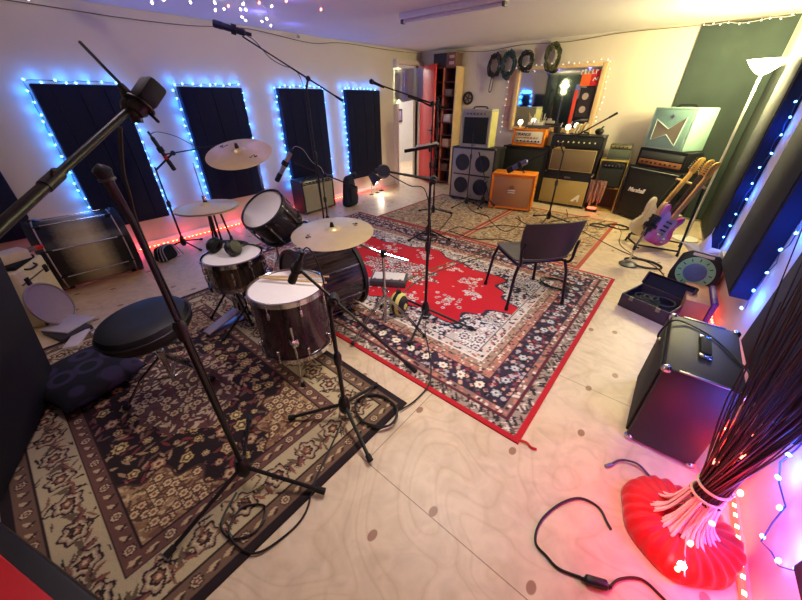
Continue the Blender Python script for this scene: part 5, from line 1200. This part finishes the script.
b = MB(); b.box((.47, 3.70, .19), (.06, .18, .38), .006, rz=.06); solo('grey_box', b, mat('pale_grey_card', '#a9a8ae', .6), 'tall pale grey box behind the brown wooden box', 'box')
# white folded paper star
t = thing('paper_star', 'white folded paper star leaning by the right wall', 'star ornament', M=TR(.345, 4.06, .235) @ Matrix.Rotation(-.1, 4, 'Z') @ Matrix.Rotation(-.2, 4, 'X') @ Matrix.Diagonal((.8, .8, .8, 1)))
b = MB(); vs = []; 
for k in range(10):
    a = PI/2+k*PI/5; r0 = .24 if k % 2 == 0 else .10; vs.append((r0*math.cos(a), 0, r0*math.sin(a)))
vs += [(0, -.05, 0), (0, .05, 0)]; b.faces(vs, [(k, (k+1) % 10, 10) for k in range(10)]+[((k+1) % 10, k, 11) for k in range(10)]); obj('facets', b, mat('white_paper', '#e4dfe4', .7), t, ang=.05)
b = MB(); b.tube([(0, 0, .24), (0, .02, .30)], .003, 5); obj('hanging_loop', b, WIREW, t)
# desk mic stand by the guitars
t = thing('short_microphone_stand', 'short stand with round heavy base near the guitars', 'microphone stand', (-.175, 3.93, 0))
b = MB(); b.lathe([(0, 0), (.085, 0), (.088, .012), (.07, .024), (.02, .034), (0, .034)], 32); obj('round_base', b, mat('grey_iron', '#5a5a5e', .45, .6), t)
b = MB(); b.cyl((0, 0, .03), (0, .0, .20), .010); b.tube([(0, 0, .19), (.02, .02, .30), (.03, .05, .40)], .010, 8); obj('pole', b, CHR, t)
b = MB(); b.cyl((0, 0, .17), (0, 0, .22), .015); b.box((.02, 0, .2), (.035, .01, .014), .002); obj('clutch', b, BLKP, t)
mic_pencil('fat black microphone on short stand before the cream guitar', (-.14, 4.0, .36), (-.10, 4.08, .50), .04, body=BLKP, tipm=BLKP)
b = MB(); rr = random.Random(2)
P = [(-.06+.16*math.cos(a*.55)*(1+.08*rr.random()), 4.02+.11*math.sin(a*.55)*(1+.08*rr.random()), .006+.0022*a*.3) for a in range(34)]
b.tube(P, .0045, 5, 3); solo('audio_cable', b, CABLE, 'black cable coiled around the round based short stand', 'cable')
# stick bundle standing on red pleated cloth
WB = Vector((.44, 1.20, 0))
t = thing('stick_bundle', 'tied bundle of thin sticks flaring out from pale cut ends', 'stick bundle', (WB.x, WB.y, .075))
DK = mat('dark_willow', '#3a2226', .5, var=.4, scale=10); PK = mat('peeled_willow', '#efe2d8', .5); rr = random.Random(11)
lean = Vector((.06, .16, 0)); top_h = 1.35
for i in range(95):
    a = i*2.39996; q = math.sqrt((i+.5)/95); r0 = .11*(.35+.65*q); rw_ = .044*q; r1 = .22*q+.02
    d0 = Vector((math.cos(a), math.sin(a), 0)); d1 = Vector((math.cos(a+.5), math.sin(a+.5), 0)); hh = top_h*rr.uniform(.6, 1)
    p0 = d0*r0+Vector((0, 0, .005)); p1 = d0*(r0*.66)+lean*.06+Vector((0, 0, .045)); pw = d0*rw_+lean*.22+Vector((0, 0, .20)); p2 = d1*r1*.55+lean*.6+Vector((0, 0, .2+(hh-.2)*.5)); p3 = d1*r1*hh/top_h+lean*1.0*hh+Vector((rr.uniform(-.04, .04), rr.uniform(-.04, .04), hh))
    for p in (p2, p3):
        wp = p+Vector((WB.x, WB.y, 0)); ex = wp.x-(XR(wp.y)-.16 if wp.y < 1.48 else XR(wp.y)-.14)
        if ex > 0: p.x -= ex
        # keep clear of the cabinet behind
        if wp.y > 1.50 and wp.z < .58: p.y -= wp.y-1.50
    b = MB(); b.tube([p1*.3+pw*.7, pw, p2, p3], [.0030, .0028, .0024, .0015], 5, 4); st = obj('stick', b, DK, t)
    if i % 3 != 1: b = MB(); b.tube([p0, p1, p1*.25+pw*.75], [.0058, .0046, .0034], 5, 3); obj('cut_end', b, PK, st, label='pale peeled cut end')
for z in (.17, .215): b = MB(); b.torus((lean.x*z, lean.y*z, z), (0, 0, 1), .048, .005, 24); obj('tie', b, mat('pale_twine', '#d8c9a8', .7), t)
t = thing('red_cloth', 'round pleated red fabric glowing around foot of sticks', 'cloth', (WB.x, WB.y, 0))
b = MB(); vs = []; fs = []; n = 120; RR = [.055, .10, .15, .185, .198, .20, .18]; ZZ = [.072, .085, .078, .052, .02, .004, .002]
for k, (r0, z0) in enumerate(zip(RR, ZZ)):
    for i in range(n):
        a = 2*PI*i/n; pl = (.010 if k < 5 else .0)*math.sin(a*24)*(k+1)/4; wv = 1+.045*math.sin(a*3+.6)+.02*math.sin(a*7)*(k/5)
        vs.append((r0*wv*math.cos(a), r0*wv*math.sin(a), max(.002, z0+pl)))
for k in range(len(RR)-1):
    for i in range(n): fs.append((k*n+i, k*n+(i+1) % n, (k+1)*n+(i+1) % n, (k+1)*n+i))
fs += [tuple(range(n)), tuple(range((len(RR)-1)*n, len(RR)*n))]
b.faces(vs, fs)
m, nt, pb = _nodes('red_chiffon'); pb.inputs['Base Color'].default_value = lin('#c60812')+(1,); pb.inputs['Roughness'].default_value = .6; pb.inputs['Sheen Weight'].default_value = .3
obj('pleats', b, m, t, ang=3)
string_lights('red string lights wound into the stick bundle', [WB+Vector(p) for p in ((.02, -.20, .055), (.0, -.08, .13), (.06, .02, .30), (-.02, .06, .38), (.06, .06, .46), (.02, .12, .55), (.08, .14, .62))], .11, ME_R, WIREW, jit=.02)
b = MB(); b.sphere((.45, 1.02, .07), .014, 10); solo('white_light', b, BULBW, 'single bright white bulb on the red pleated cloth', 'bulb')
for (x, y, z, e) in ((.40, .92, .22, 1.6), (.22, 1.12, .22, 1.3), (.50, 1.12, .38, 1.2), (.52, 1.25, .5, .9), (.32, 1.36, .25, .8), (.5, .85, .15, 1.2)):
    point('red_glow', (x, y, z), (1, .01, .03), e*1.0, .03)
for (x, y, z, e) in ((.53, 1.40, .42, 1.3), (.50, 1.05, .6, 1.0)): point('blue_glow', (x, y, z), (.02, .10, 1), e, .03)
# ================================================================== LEFT SIDE
# spare bass drum lying against the wall
sb = drum('bass_drum', 'spare bass drum with gold burst wrap against left wall', 'drum', (-4.15, -.02, .325), (.06, 1, 0), .30, .62, burst(.62), 8, BLKP, .025, ph=.39, lugm=BLK, headr=mat('black_head', '#17161c', .4), head=mat('black_head_far', '#17161c', .4))
for i in range(8):
    a = .39+2*PI*i/8; b = MB(); b.cyl((.316*math.cos(a), .316*math.sin(a), .09), (.316*math.cos(a), .316*math.sin(a), .53), .006, seg=8); obj('tension_rod', b, CHR, sb)
for s in (0, 1): b = MB(); b.torus((0, 0, .05+.52*s), (0, 0, 1), .304, .006, 40, 6); obj('hoop_inlay', b, mat('mauve_inlay', '#a58a9c', .4), sb)
for s in (-1, 1): b = MB(); b.tube([(.10*1, s*.29, .1), (-.02, s*.34, .06)], .01, 8); obj('spur', b, CHR, sb)
# cream case
t = thing('cream_case', 'cream hard case with dark latches at left edge', 'case', (-3.68, -.205, 0), 1.06)
b = MB(); b.box((0, 0, .23), (.22, .38, .46), .016, 3); obj('body', b, CREAM, t)
b = MB(); b.box((.112, 0, .36), (.006, .37, .008)); obj('seam', b, mat('dark_seam', '#5a4c3c', .6), t)
for y in (-.12, .13):
    b = MB(); b.box((.116, y, .36), (.014, .04, .06), .004); obj('latch', b, BLK, t)
b = MB(); b.tube([(.108, .05, .44), (.135, .03, .43), (.135, -.05, .43), (.108, -.07, .44)], .008, 6, 4); obj('handle', b, BLKP, t)
for y in (-.17, .17): b = MB(); b.box((.1, y, .025), (.04, .04, .05), .01); obj('corner_cap', b, BLKP, t)
b = MB().at(axis_matrix((-3.455, -.135, .17), (.55, .76, .34)) @ Matrix.Scale(1.12, 4)); b.lathe([(0, .0), (.150, .0), (.157, .006), (.157, .02), (.146, .024), (.144, .016), (0, .014)], 40); solo('round_disc', b, mat('mauve_grey_plastic', '#8f7f8c', .5), 'round mauve grey drum head leaning on the cream case', 'drum head')
b = MB(); b.box((-3.66, -.17, .53), (.13, .17, .07), .004, rz=.35); solo('white_carton', b, mat('off_white_card', '#c9b8ad', .6), 'small white carton on black pouch on the cream case', 'carton')
b = MB(); b.box((-3.66, -.20, .478), (.19, .26, .032), .01, rz=1.06); solo('dark_pouch', b, CLOTHB, 'flat black pouch on top of the cream case', 'pouch')
t = thing('spray_can', 'silver can with red cap lying on pouch on cream case', 'can', M=axis_matrix((-3.74, -.10, .523), (.2, .95, .1)) @ Matrix.Scale(.8, 4))
b = MB(); b.lathe([(0, 0), (.022, 0), (.024, .005), (.024, .09), (.02, .1), (0, .1)], 16); obj('can', b, STEEL, t); b = MB(); b.lathe([(0, .1), (.022, .1), (.024, .115), (.018, .15), (0, .155)], 16); obj('cap', b, RED, t)
b = MB(); b.box((-3.70, -.42, .22), (.14, .14, .44), .01); solo('dark_case', b, BLKP, 'dark upright case beside the cream case', 'case')
b = MB(); b.tube([(-3.80, -.40, .445), (-3.74, -.38, .455), (-3.68, -.40, .45)], .016, 8, 3); solo('red_marker', b, RED, 'red tube lying on the dark upright case', 'tube')
# papers and boxes on the floor
for i, (x, y, sx, sy, z0, h, rz, c, lab) in enumerate(((-3.24, -.12, .26, .20, 0, .035, .3, '#2c2430', 'dark flat box at bottom of pile by stool'), (-3.30, -.10, .24, .22, .035, .012, .55, '#b9aebc', 'white printed sheet on top of pile by stool'), (-3.05, -.10, .22, .09, 0, .025, -.5, '#cfc4c8', 'long white carton on floor nearest the cushion'), (-3.0, .02, .12, .05, 0, .03, .2, '#d8ccd2', 'crumpled white tissue pack near the stool'))):
    b = MB(); b.box((x, y, z0+h/2), (sx, sy, h), .003, rz=rz); solo(['flat_box', 'printed_sheet', 'carton', 'tissue_pack'][i], b, mat('pile_%d' % i, c, .6), lab, ['box', 'paper', 'carton', 'tissues'][i])
# spotted cushion
t = thing('cushion', 'black cushion with purple ring pattern on rug', 'cushion', (-2.44, -.13, .009), .25)
m, nt, pb = _nodes('ring_print'); tc = nt.nodes.new('ShaderNodeTexCoord'); vo = nt.nodes.new('ShaderNodeTexVoronoi'); vo.inputs['Scale'].default_value = 6.5; vo.inputs['Randomness'].default_value = .35
nt.links.new(tc.outputs['Object'], vo.inputs['Vector']); nt.links.new(ramp(nt, vo.outputs['Distance'], [(.0, '#0d0c14'), (.34, '#0d0c14'), (.38, '#332b48'), (.5, '#302844'), (.56, '#0f0d16')]), pb.inputs['Base Color']); pb.inputs['Roughness'].default_value = .9
b = MB(); n = 24; vs = []; fs = []
for s in (1, -1):
    for i in range(n+1):
        for j in range(n+1):
            u, v = -1+2*i/n, -1+2*j/n; k = (1-u**4)*(1-v**4); vs.append((u*.27*(1-.06*v*v), v*.22*(1-.06*u*u), .065+s*.06*k**.6))
N1 = (n+1)**2
for i in range(n):
    for j in range(n):
        a = i*(n+1)+j; fs.append((a, a+n+1, a+n+2, a+1)); fs.append((N1+a, N1+a+1, N1+a+n+2, N1+a+n+1))
b.faces(vs, fs); bmesh.ops.remove_doubles(b.bm, verts=b.bm.verts, dist=.0005); obj('cover', b, m, t, ang=2)
b = MB(); b.tube([(.27*(1-.06), .22*.94, .065), (-.254, .207, .065), (-.254, -.207, .065), (.254, -.207, .065)], .006, 6, closed=True); obj('piping', b, CLOTHB, t)
# black padded screen leaning in the left foreground
A_, B_ = Vector((-2.58, -.26, .009)), Vector((-1.78, -.575, .009)); u = (B_-A_).normalized(); nn = Vector((u.y, -u.x, 0)); nn = nn if nn.y < 0 else -nn
t = thing('sound_screen', 'tall black padded screen at left edge of drum rug', 'sound screen', A_)
b = MB(); up = Vector((.10, .165, 1.15)); P = [A_, B_, B_+nn*.1, A_+nn*.1]; T_ = [p+up for p in P]
b.faces([tuple(p) for p in P+T_], [(3,2,1,0),(4,5,6,7),(0,1,5,4),(1,2,6,5),(2,3,7,6),(3,0,4,7)]); bmesh.ops.bevel(b.bm, geom=list(b.bm.edges), offset=.025, segments=3, affect='EDGES', profile=.5); obj('padded_body', b, CLOTHB, t, world=True)
b = MB(); q0, q1 = A_+up+u*.1+nn*.05, A_+up+u*.3+nn*.05; b.tube([q0, q0+Vector((0, 0, .04)), q1+Vector((0, 0, .04)), q1], .012, 6); obj('handle', b, RUB, t, world=True)
# red topped case in the near corner
U_ = Vector((.95, .31, 0)).normalized(); V_ = Vector((.31, -.95, 0)).normalized(); O_ = Vector((-1.42, -.473, 0))
M = Matrix(((U_.x, -V_.x, 0, O_.x), (U_.y, -V_.y, 0, O_.y), (0, 0, 1, 0), (0, 0, 0, 1)))
t = thing('road_case', 'black edged road case with red top in near left corner', 'case', M=M)
b = MB(); b.box((.42, -.25, .245), (.84, .5, .49), .008); obj('body', b, mat('black_laminate', '#0f0e12', .5), t)
b = MB(); b.box((.42, -.25, .494), (.76, .42, .010), .003); obj('top_panel', b, mat('red_laminate', '#c4101c', .45), t, label='red top panel')
for x in (.02, .82):
    for y in (-.02, -.48): b = MB(); b.sphere((x, y, .475), .022, 10); obj('corner_guard', b, BLK, t)
b = MB(); b.tube([(.845, -.17, .3), (.865, -.19, .3), (.865, -.31, .3), (.845, -.33, .3)], .01, 6, 3); obj('handle', b, BLKP, t)
# odds and ends by the left wall
t = thing('striped_bag', 'small black bag with pale stripes by red floor light', 'bag', (-4.14, .86, 0), .5)
b = MB(); b.box((0, 0, .085), (.17, .24, .17), .055, 3, taper=(.7, .75)); obj('body', b, CLOTHB, t)
for x in (-.03, .02, .07): b = MB(); b.tube([(x+.05, -.11, .03), (x*.6+.03, -.07, .16), (x*.6+.03, .07, .16), (x+.05, .11, .03)], .006, 5, 4); obj('stripe', b, mat('pale_stripe', '#8a8694', .7), t)
t = thing('three_leg_stand', 'small black three legged stand between hi-hat and wall', 'stand', (-4.15, 1.48, 0))
for k, (x, y) in enumerate(((.02, -.10), (-.01, 0.0), (-.01, .12))):
    b = MB(); b.tube([(x*.4, y*.6, .40), (x, y, .03)], .012, 8); lg = obj('leg', b, BLK, t); b = MB(); b.cyl((x, y, .002), (x, y, .06), .02, .015, 10); obj('rubber_foot', b, RUB, lg)
b = MB(); b.box((0, 0, .41), (.05, .2, .03), .008); obj('head', b, BLK, t)
# spotlit bits below the last panel
t = thing('work_lamp', 'small dark lamp on wire stand below last left panel', 'lamp', (-4.42, 4.45, 0))
b = MB().at(axis_matrix((0, 0, .30), (.6, .3, -.7))); b.lathe([(0, -.08), (.05, -.08), (.07, 0), (.11, .12), (.105, .12), (.06, .0), (0, -.06)], 20); obj('shade', b, BLKP, t)
for y in (-.08, .08): b = MB(); b.tube([(0, y*.4, .27), (.02, y, .012)], .005, 6); lg = obj('leg', b, CHR, t); b = MB(); b.lathe([(0, 0), (.04, 0), (.04, .006), (0, .006)], 16); b.bm.transform(TR(.02, y, .006)); obj('foot', b, BLKP, lg)
b = MB(); b.sphere((.05, .02, .22), .03, 10); obj('bulb', b, mat('hot_bulb', '#fff4e0', .4, emit='#ffe8c8', es=12), t)
point('work_light', (-4.28, 4.50, .16), (1, .86, .66), 6, .04)
t = thing('red_flower_lamp', 'red ornament on wire stem below last left panel', 'ornament', (-4.48, 4.72, 0))
b = MB(); b.lathe([(0, 0), (.05, 0), (.05, .01), (.01, .02), (0, .02)], 16); obj('base', b, BLKP, t); b = MB(); b.cyl((0, 0, .02), (0, 0, .22), .005); obj('stem', b, CHR, t); b = MB(); b.sphere((0, 0, .25), .045, 10, (1, 1, .8)); obj('head', b, RED, t)
# yellow striped thing and white box behind the ride stand
t = thing('striped_ball', 'yellow and black striped round bag behind the ride stand', 'bag', (-1.43, 1.66, .010))
m, nt, pb = _nodes('yellow_black_stripes'); tc = nt.nodes.new('ShaderNodeTexCoord'); wv = nt.nodes.new('ShaderNodeTexWave'); wv.inputs['Scale'].default_value = 5.5; wv.inputs['Distortion'].default_value = .6
nt.links.new(tc.outputs['Object'], wv.inputs['Vector']); nt.links.new(ramp(nt, wv.outputs['Fac'], [(.0, '#16141a'), (.5, '#16141a'), (.52, '#d6d070')], 'CONSTANT'), pb.inputs['Base Color']); pb.inputs['Roughness'].default_value = .6
b = MB(); b.sphere((0, 0, .105), .075, 24, (1, 1, 1.4)); obj('body', b, m, t); b = MB(); b.cyl((0, 0, .20), (0, 0, .225), .02); obj('neck', b, BLKP, t)
t = thing('effects_unit', 'white topped effects unit on red rug behind bass drum', 'effects unit', (-1.86, 2.02, .010), .55)
b = MB(); b.box((0, 0, .03), (.34, .20, .06), .006); obj('case', b, PLASTICG, t); b = MB(); b.box((0, .01, .063), (.30, .14, .008), .002); obj('top_plate', b, WHT, t)
for i in range(4): b = MB(); b.cyl((-.12+.08*i, -.075, .06), (-.12+.08*i, -.075, .078), .012, .01, 10); obj('foot_switch', b, CHR, t)
# power plug lying behind the bundle
t = thing('power_adapter', 'dark inline connector on floor in bottom right', 'connector', (.235, .80, 0), .45)
b = MB(); b.box((0, 0, .016), (.075, .03, .03), .009, 3); obj('body', b, BLKP, t); b = MB(); b.cyl((-.05, 0, .014), (-.03, 0, .014), .006); b.cyl((.03, 0, .014), (.05, 0, .014), .006); obj('strain_relief', b, RUB, t)
t = thing('jack_lead_end', 'short curled lead with metal jack left of red cloth', 'cable', (.21, 1.36, 0))
b = MB(); b.tube([(-.03, -.02, .008), (.0, .03, .012), (.06, .05, .02), (.11, .03, .012), (.15, .0, .008)], .005, 6, 5); obj('lead', b, PURC, t); b = MB(); b.cyl((-.03, -.02, .008), (-.05, -.05, .008), .008); obj('jack', b, STEEL, t)
# ================================================================== CABLES ON THE FLOOR
def cable(label, P, r=.0045, m=CABLE, z=.006, name='audio_cable', smooth=6, zs=None):
    b = MB(); b.tube([(p[0], p[1], (p[2] if len(p) > 2 else z)) for p in P], r, 6, smooth); return solo(name, b, m, label, 'cable', 'cables on the floor')
RZ = .0165
cable('black power lead looping from connector to the red cloth', [(.19, .785), (.12, .76), (.07, .77), (.02, .79), (.01, .88), (.05, 1.0), (.11, 1.08), (.18, 1.09), (.22, 1.05), (.24, 1.03)], .005, name='power_lead')
cable('black power lead running off from connector toward right wall', [(.275, .815), (.30, .87), (.36, .92), (.42, .91), (.48, .88), (.52, .82)], .005, name='power_lead')
cable('black cable looping off drum rug edge below nearest stand', [(-1.07, .12, RZ), (-1.0, .02, RZ), (-.91, .02, RZ), (-.86, .10, RZ), (-.92, .17, RZ), (-.99, .10, RZ), (-.93, .02, RZ+.006), (-.80, .05, .012), (-.76, .17, .006), (-.77, .27, .006), (-.84, .37, RZ), (-.92, .53, RZ), (-.99, .66, RZ)])
P = [(-.90+.13*math.cos(a*.6)*(1+.04*math.sin(a*1.7)), .84+.10*math.sin(a*.6)*(1+.05*math.cos(a*2.1)), RZ+.0015*a*.25) for a in range(44)]
cable('black cable coiled on right corner of drum rug', P, smooth=3)
cable('black cable from drum rug corner across red rug', [(-.80, .93, RZ), (-.78, 1.05, .012), (-.80, 1.22, RZ), (-.95, 1.42, RZ), (-1.12, 1.60, RZ), (-1.20, 1.72, RZ)])
cable('olive cable running across red rug toward the amps', [(-1.71, 1.97, RZ), (-1.74, 2.24, RZ), (-1.66, 2.65, RZ), (-1.54, 3.11, RZ), (-1.38, 3.6, .013), (-1.20, 4.19, .013), (-.89, 4.84, .013), (-.69, 5.33, .013)], .006, GREENC)
cable('grey cable running beside the olive cable on red rug', [(-1.62, 1.95, RZ), (-1.66, 2.25, RZ), (-1.58, 2.7, RZ), (-1.40, 3.15, RZ), (-1.15, 3.4, RZ), (-.95, 3.42, RZ)], .006, GRYC)
for lab, Q in (('black cable wandering over the left beige rug', [(-2.2, 3.39), (-2.18, 3.8), (-1.97, 3.84), (-1.77, 4.23), (-1.42, 4.41), (-1.21, 5.03), (-.92, 5.45)]), ('black cable across middle of the right beige rug', [(-2.2, 3.6), (-1.79, 3.55), (-1.5, 3.75), (-1.21, 3.7), (-1.13, 4.0), (-.9, 4.3)]),
        ('black cable snaking before the silver cabinet', [(-2.7, 4.95), (-2.43, 4.6), (-2.1, 4.5), (-1.96, 4.31), (-1.61, 4.05), (-1.59, 4.49), (-1.75, 4.8)]), ('black cable curling before the shelves', [(-3.1, 4.9), (-2.9, 4.4), (-2.6, 4.3), (-2.4, 3.8), (-2.3, 3.5)]),
        ('thin black cable looping before the gold cabinet', [(-1.3, 5.6), (-1.15, 5.1), (-1.3, 4.7), (-1.0, 4.5), (-.8, 4.75), (-.9, 5.2)]), ('black cable under the boom stand before orange amp', [(-1.75, 4.7), (-1.5, 4.5), (-1.3, 4.55), (-1.05, 4.1), (-1.2, 3.8), (-1.5, 3.62)])):
    cable(lab, [(x, y, .0125) for x, y in Q], .005)
cable('black cable crossing the bare floor toward the dial case', [(-.94, 4.8, .013), (-.70, 4.58, .013), (-.52, 4.45, .007), (-.32, 4.3, .006), (.0, 4.1, .006), (.13, 3.9, .006), (.16, 3.72, .006)])
cable('thin black cable from guitar rack over bare floor', [(-.5, 5.2, .006), (-.42, 4.95, .006), (-.38, 4.6, .006), (-.30, 4.4, .006), (-.18, 4.25, .006)], .0035)
for lab, (x, y), r, zz in (('black cable coiled on floor beside corner stack', (-.50, 5.18), .13, .006), ('pale grey cable coiled on rug edge before the crate', (-.72, 5.05), .10, .013), ('dark cable coiled at foot of slim microphone stand', (-2.28, 3.20), .15, RZ), ('small black coil of cable under the chair', (-.62, 2.98), .13, RZ)):
    rr = random.Random(int(x*1000)); P = [(x+r*math.cos(a*.6)*(.8+.3*rr.random()), y+r*.8*math.sin(a*.6)*(.8+.3*rr.random()), zz+.0012*a*.3) for a in range(40)]
    cable(lab, P, .0045, GRYC if 'grey' in lab else CABLE, smooth=3)
cable('bundle tail of black cable on red rug by cymbal stand', [(-1.75, 1.75, RZ), (-1.66, 1.66, RZ), (-1.58, 1.72, RZ), (-1.55, 1.62, RZ), (-1.48, 1.52, RZ+.004)], .006)
# cables that hang in the air
def air(label, P, r=.0035, m=CABLE):
    b = MB(); b.tube(P, r, 6, 6); return solo('microphone_cable', b, m, label, 'cable', 'hanging microphone cables')
air('black cable hanging from foreground boom beside nearest stand', [(-.955, .212, 1.455), (-1.02, .20, 1.37), (-1.07, .20, 1.30), (-1.11, .197, 1.19), (-1.105, .20, .9), (-1.105, .2, .5), (-1.108, .19, .16)], .004)
air('black cable looped along the high overhead boom', [(-3.64, 2.02, 2.045), (-3.58, 2.1, 1.99), (-3.52, 2.2, 1.86), (-3.47, 2.3, 1.80), (-3.41, 2.4, 1.76), (-3.40, 2.46, 1.60), (-3.40, 2.46, 1.2), (-3.395, 2.47, .6), (-3.40, 2.5, .02)])
air('pale cable arching from silver condenser to low boom', [(-3.86, 2.485, .97), (-3.84, 2.53, 1.02), (-3.78, 2.60, .98), (-3.72, 2.66, .84), (-3.62, 2.74, .72), (-3.60, 2.72, .3), (-3.58, 2.74, .02)], .0035, mat('pale_cable', '#a7a3ae', .5))
air('black cable arching from red banded microphone to its boom', [(-4.30, 1.175, 1.22), (-4.27, 1.24, 1.24), (-4.22, 1.38, 1.19), (-4.17, 1.52, 1.09), (-4.13, 1.63, 1.075)])
air('black cable dropping from floor tom microphone to its stand', [(-1.125, .685, .955), (-1.09, .70, .99), (-1.05, .71, .93), (-1.025, .71, .8), (-1.03, .715, .5), (-1.03, .72, .18), (-1.02, .73, .03)])
air('black cable hanging down the slim stand', [(-2.2, 3.28, 1.44), (-2.24, 3.27, 1.25), (-2.30, 3.24, 1.1), (-2.255, 3.245, .8), (-2.30, 3.235, .45), (-2.26, 3.25, .10)])
air('red brown cable hanging down the stand nearest the shelves', [(-2.745, 4.0, 1.37), (-2.74, 4.03, 1.1), (-2.78, 4.0, .7), (-2.745, 4.03, .3), (-2.78, 4.05, .03)], .0045, mat('red_brown_cable', '#8a3c30', .5))
air('black cable hanging down the centre boom stand', [(-1.43, 1.575, 1.11), (-1.33, 1.66, 1.04), (-1.25, 1.73, 1.0), (-1.215, 1.757, .7), (-1.24, 1.755, .4), (-1.24, 1.757, .17)])
# ================================================================== BEHIND THE CAMERA (cloths and lamp added for the mirror to reflect)
for i, (cx, cy, sx, sy, lab) in enumerate(((XL+.03, -1.35, .05, .95, 'added dark green cloth on left wall behind camera, seen in mirror'), (-3.83, YF+.03, 1.66, .05, 'added wide dark green cloth on front wall behind camera'))):
    b = MB(); b.box((cx, cy, 1.12), (sx, sy, 2.2), .01); solo('hanging_cloth', b, GREENM, lab, 'curtain')
torchiere((-4.3, -1.55, 0), (-4.3, -1.55, 1.85), 'added lit white floor lamp behind the camera, seen in mirror', 6)
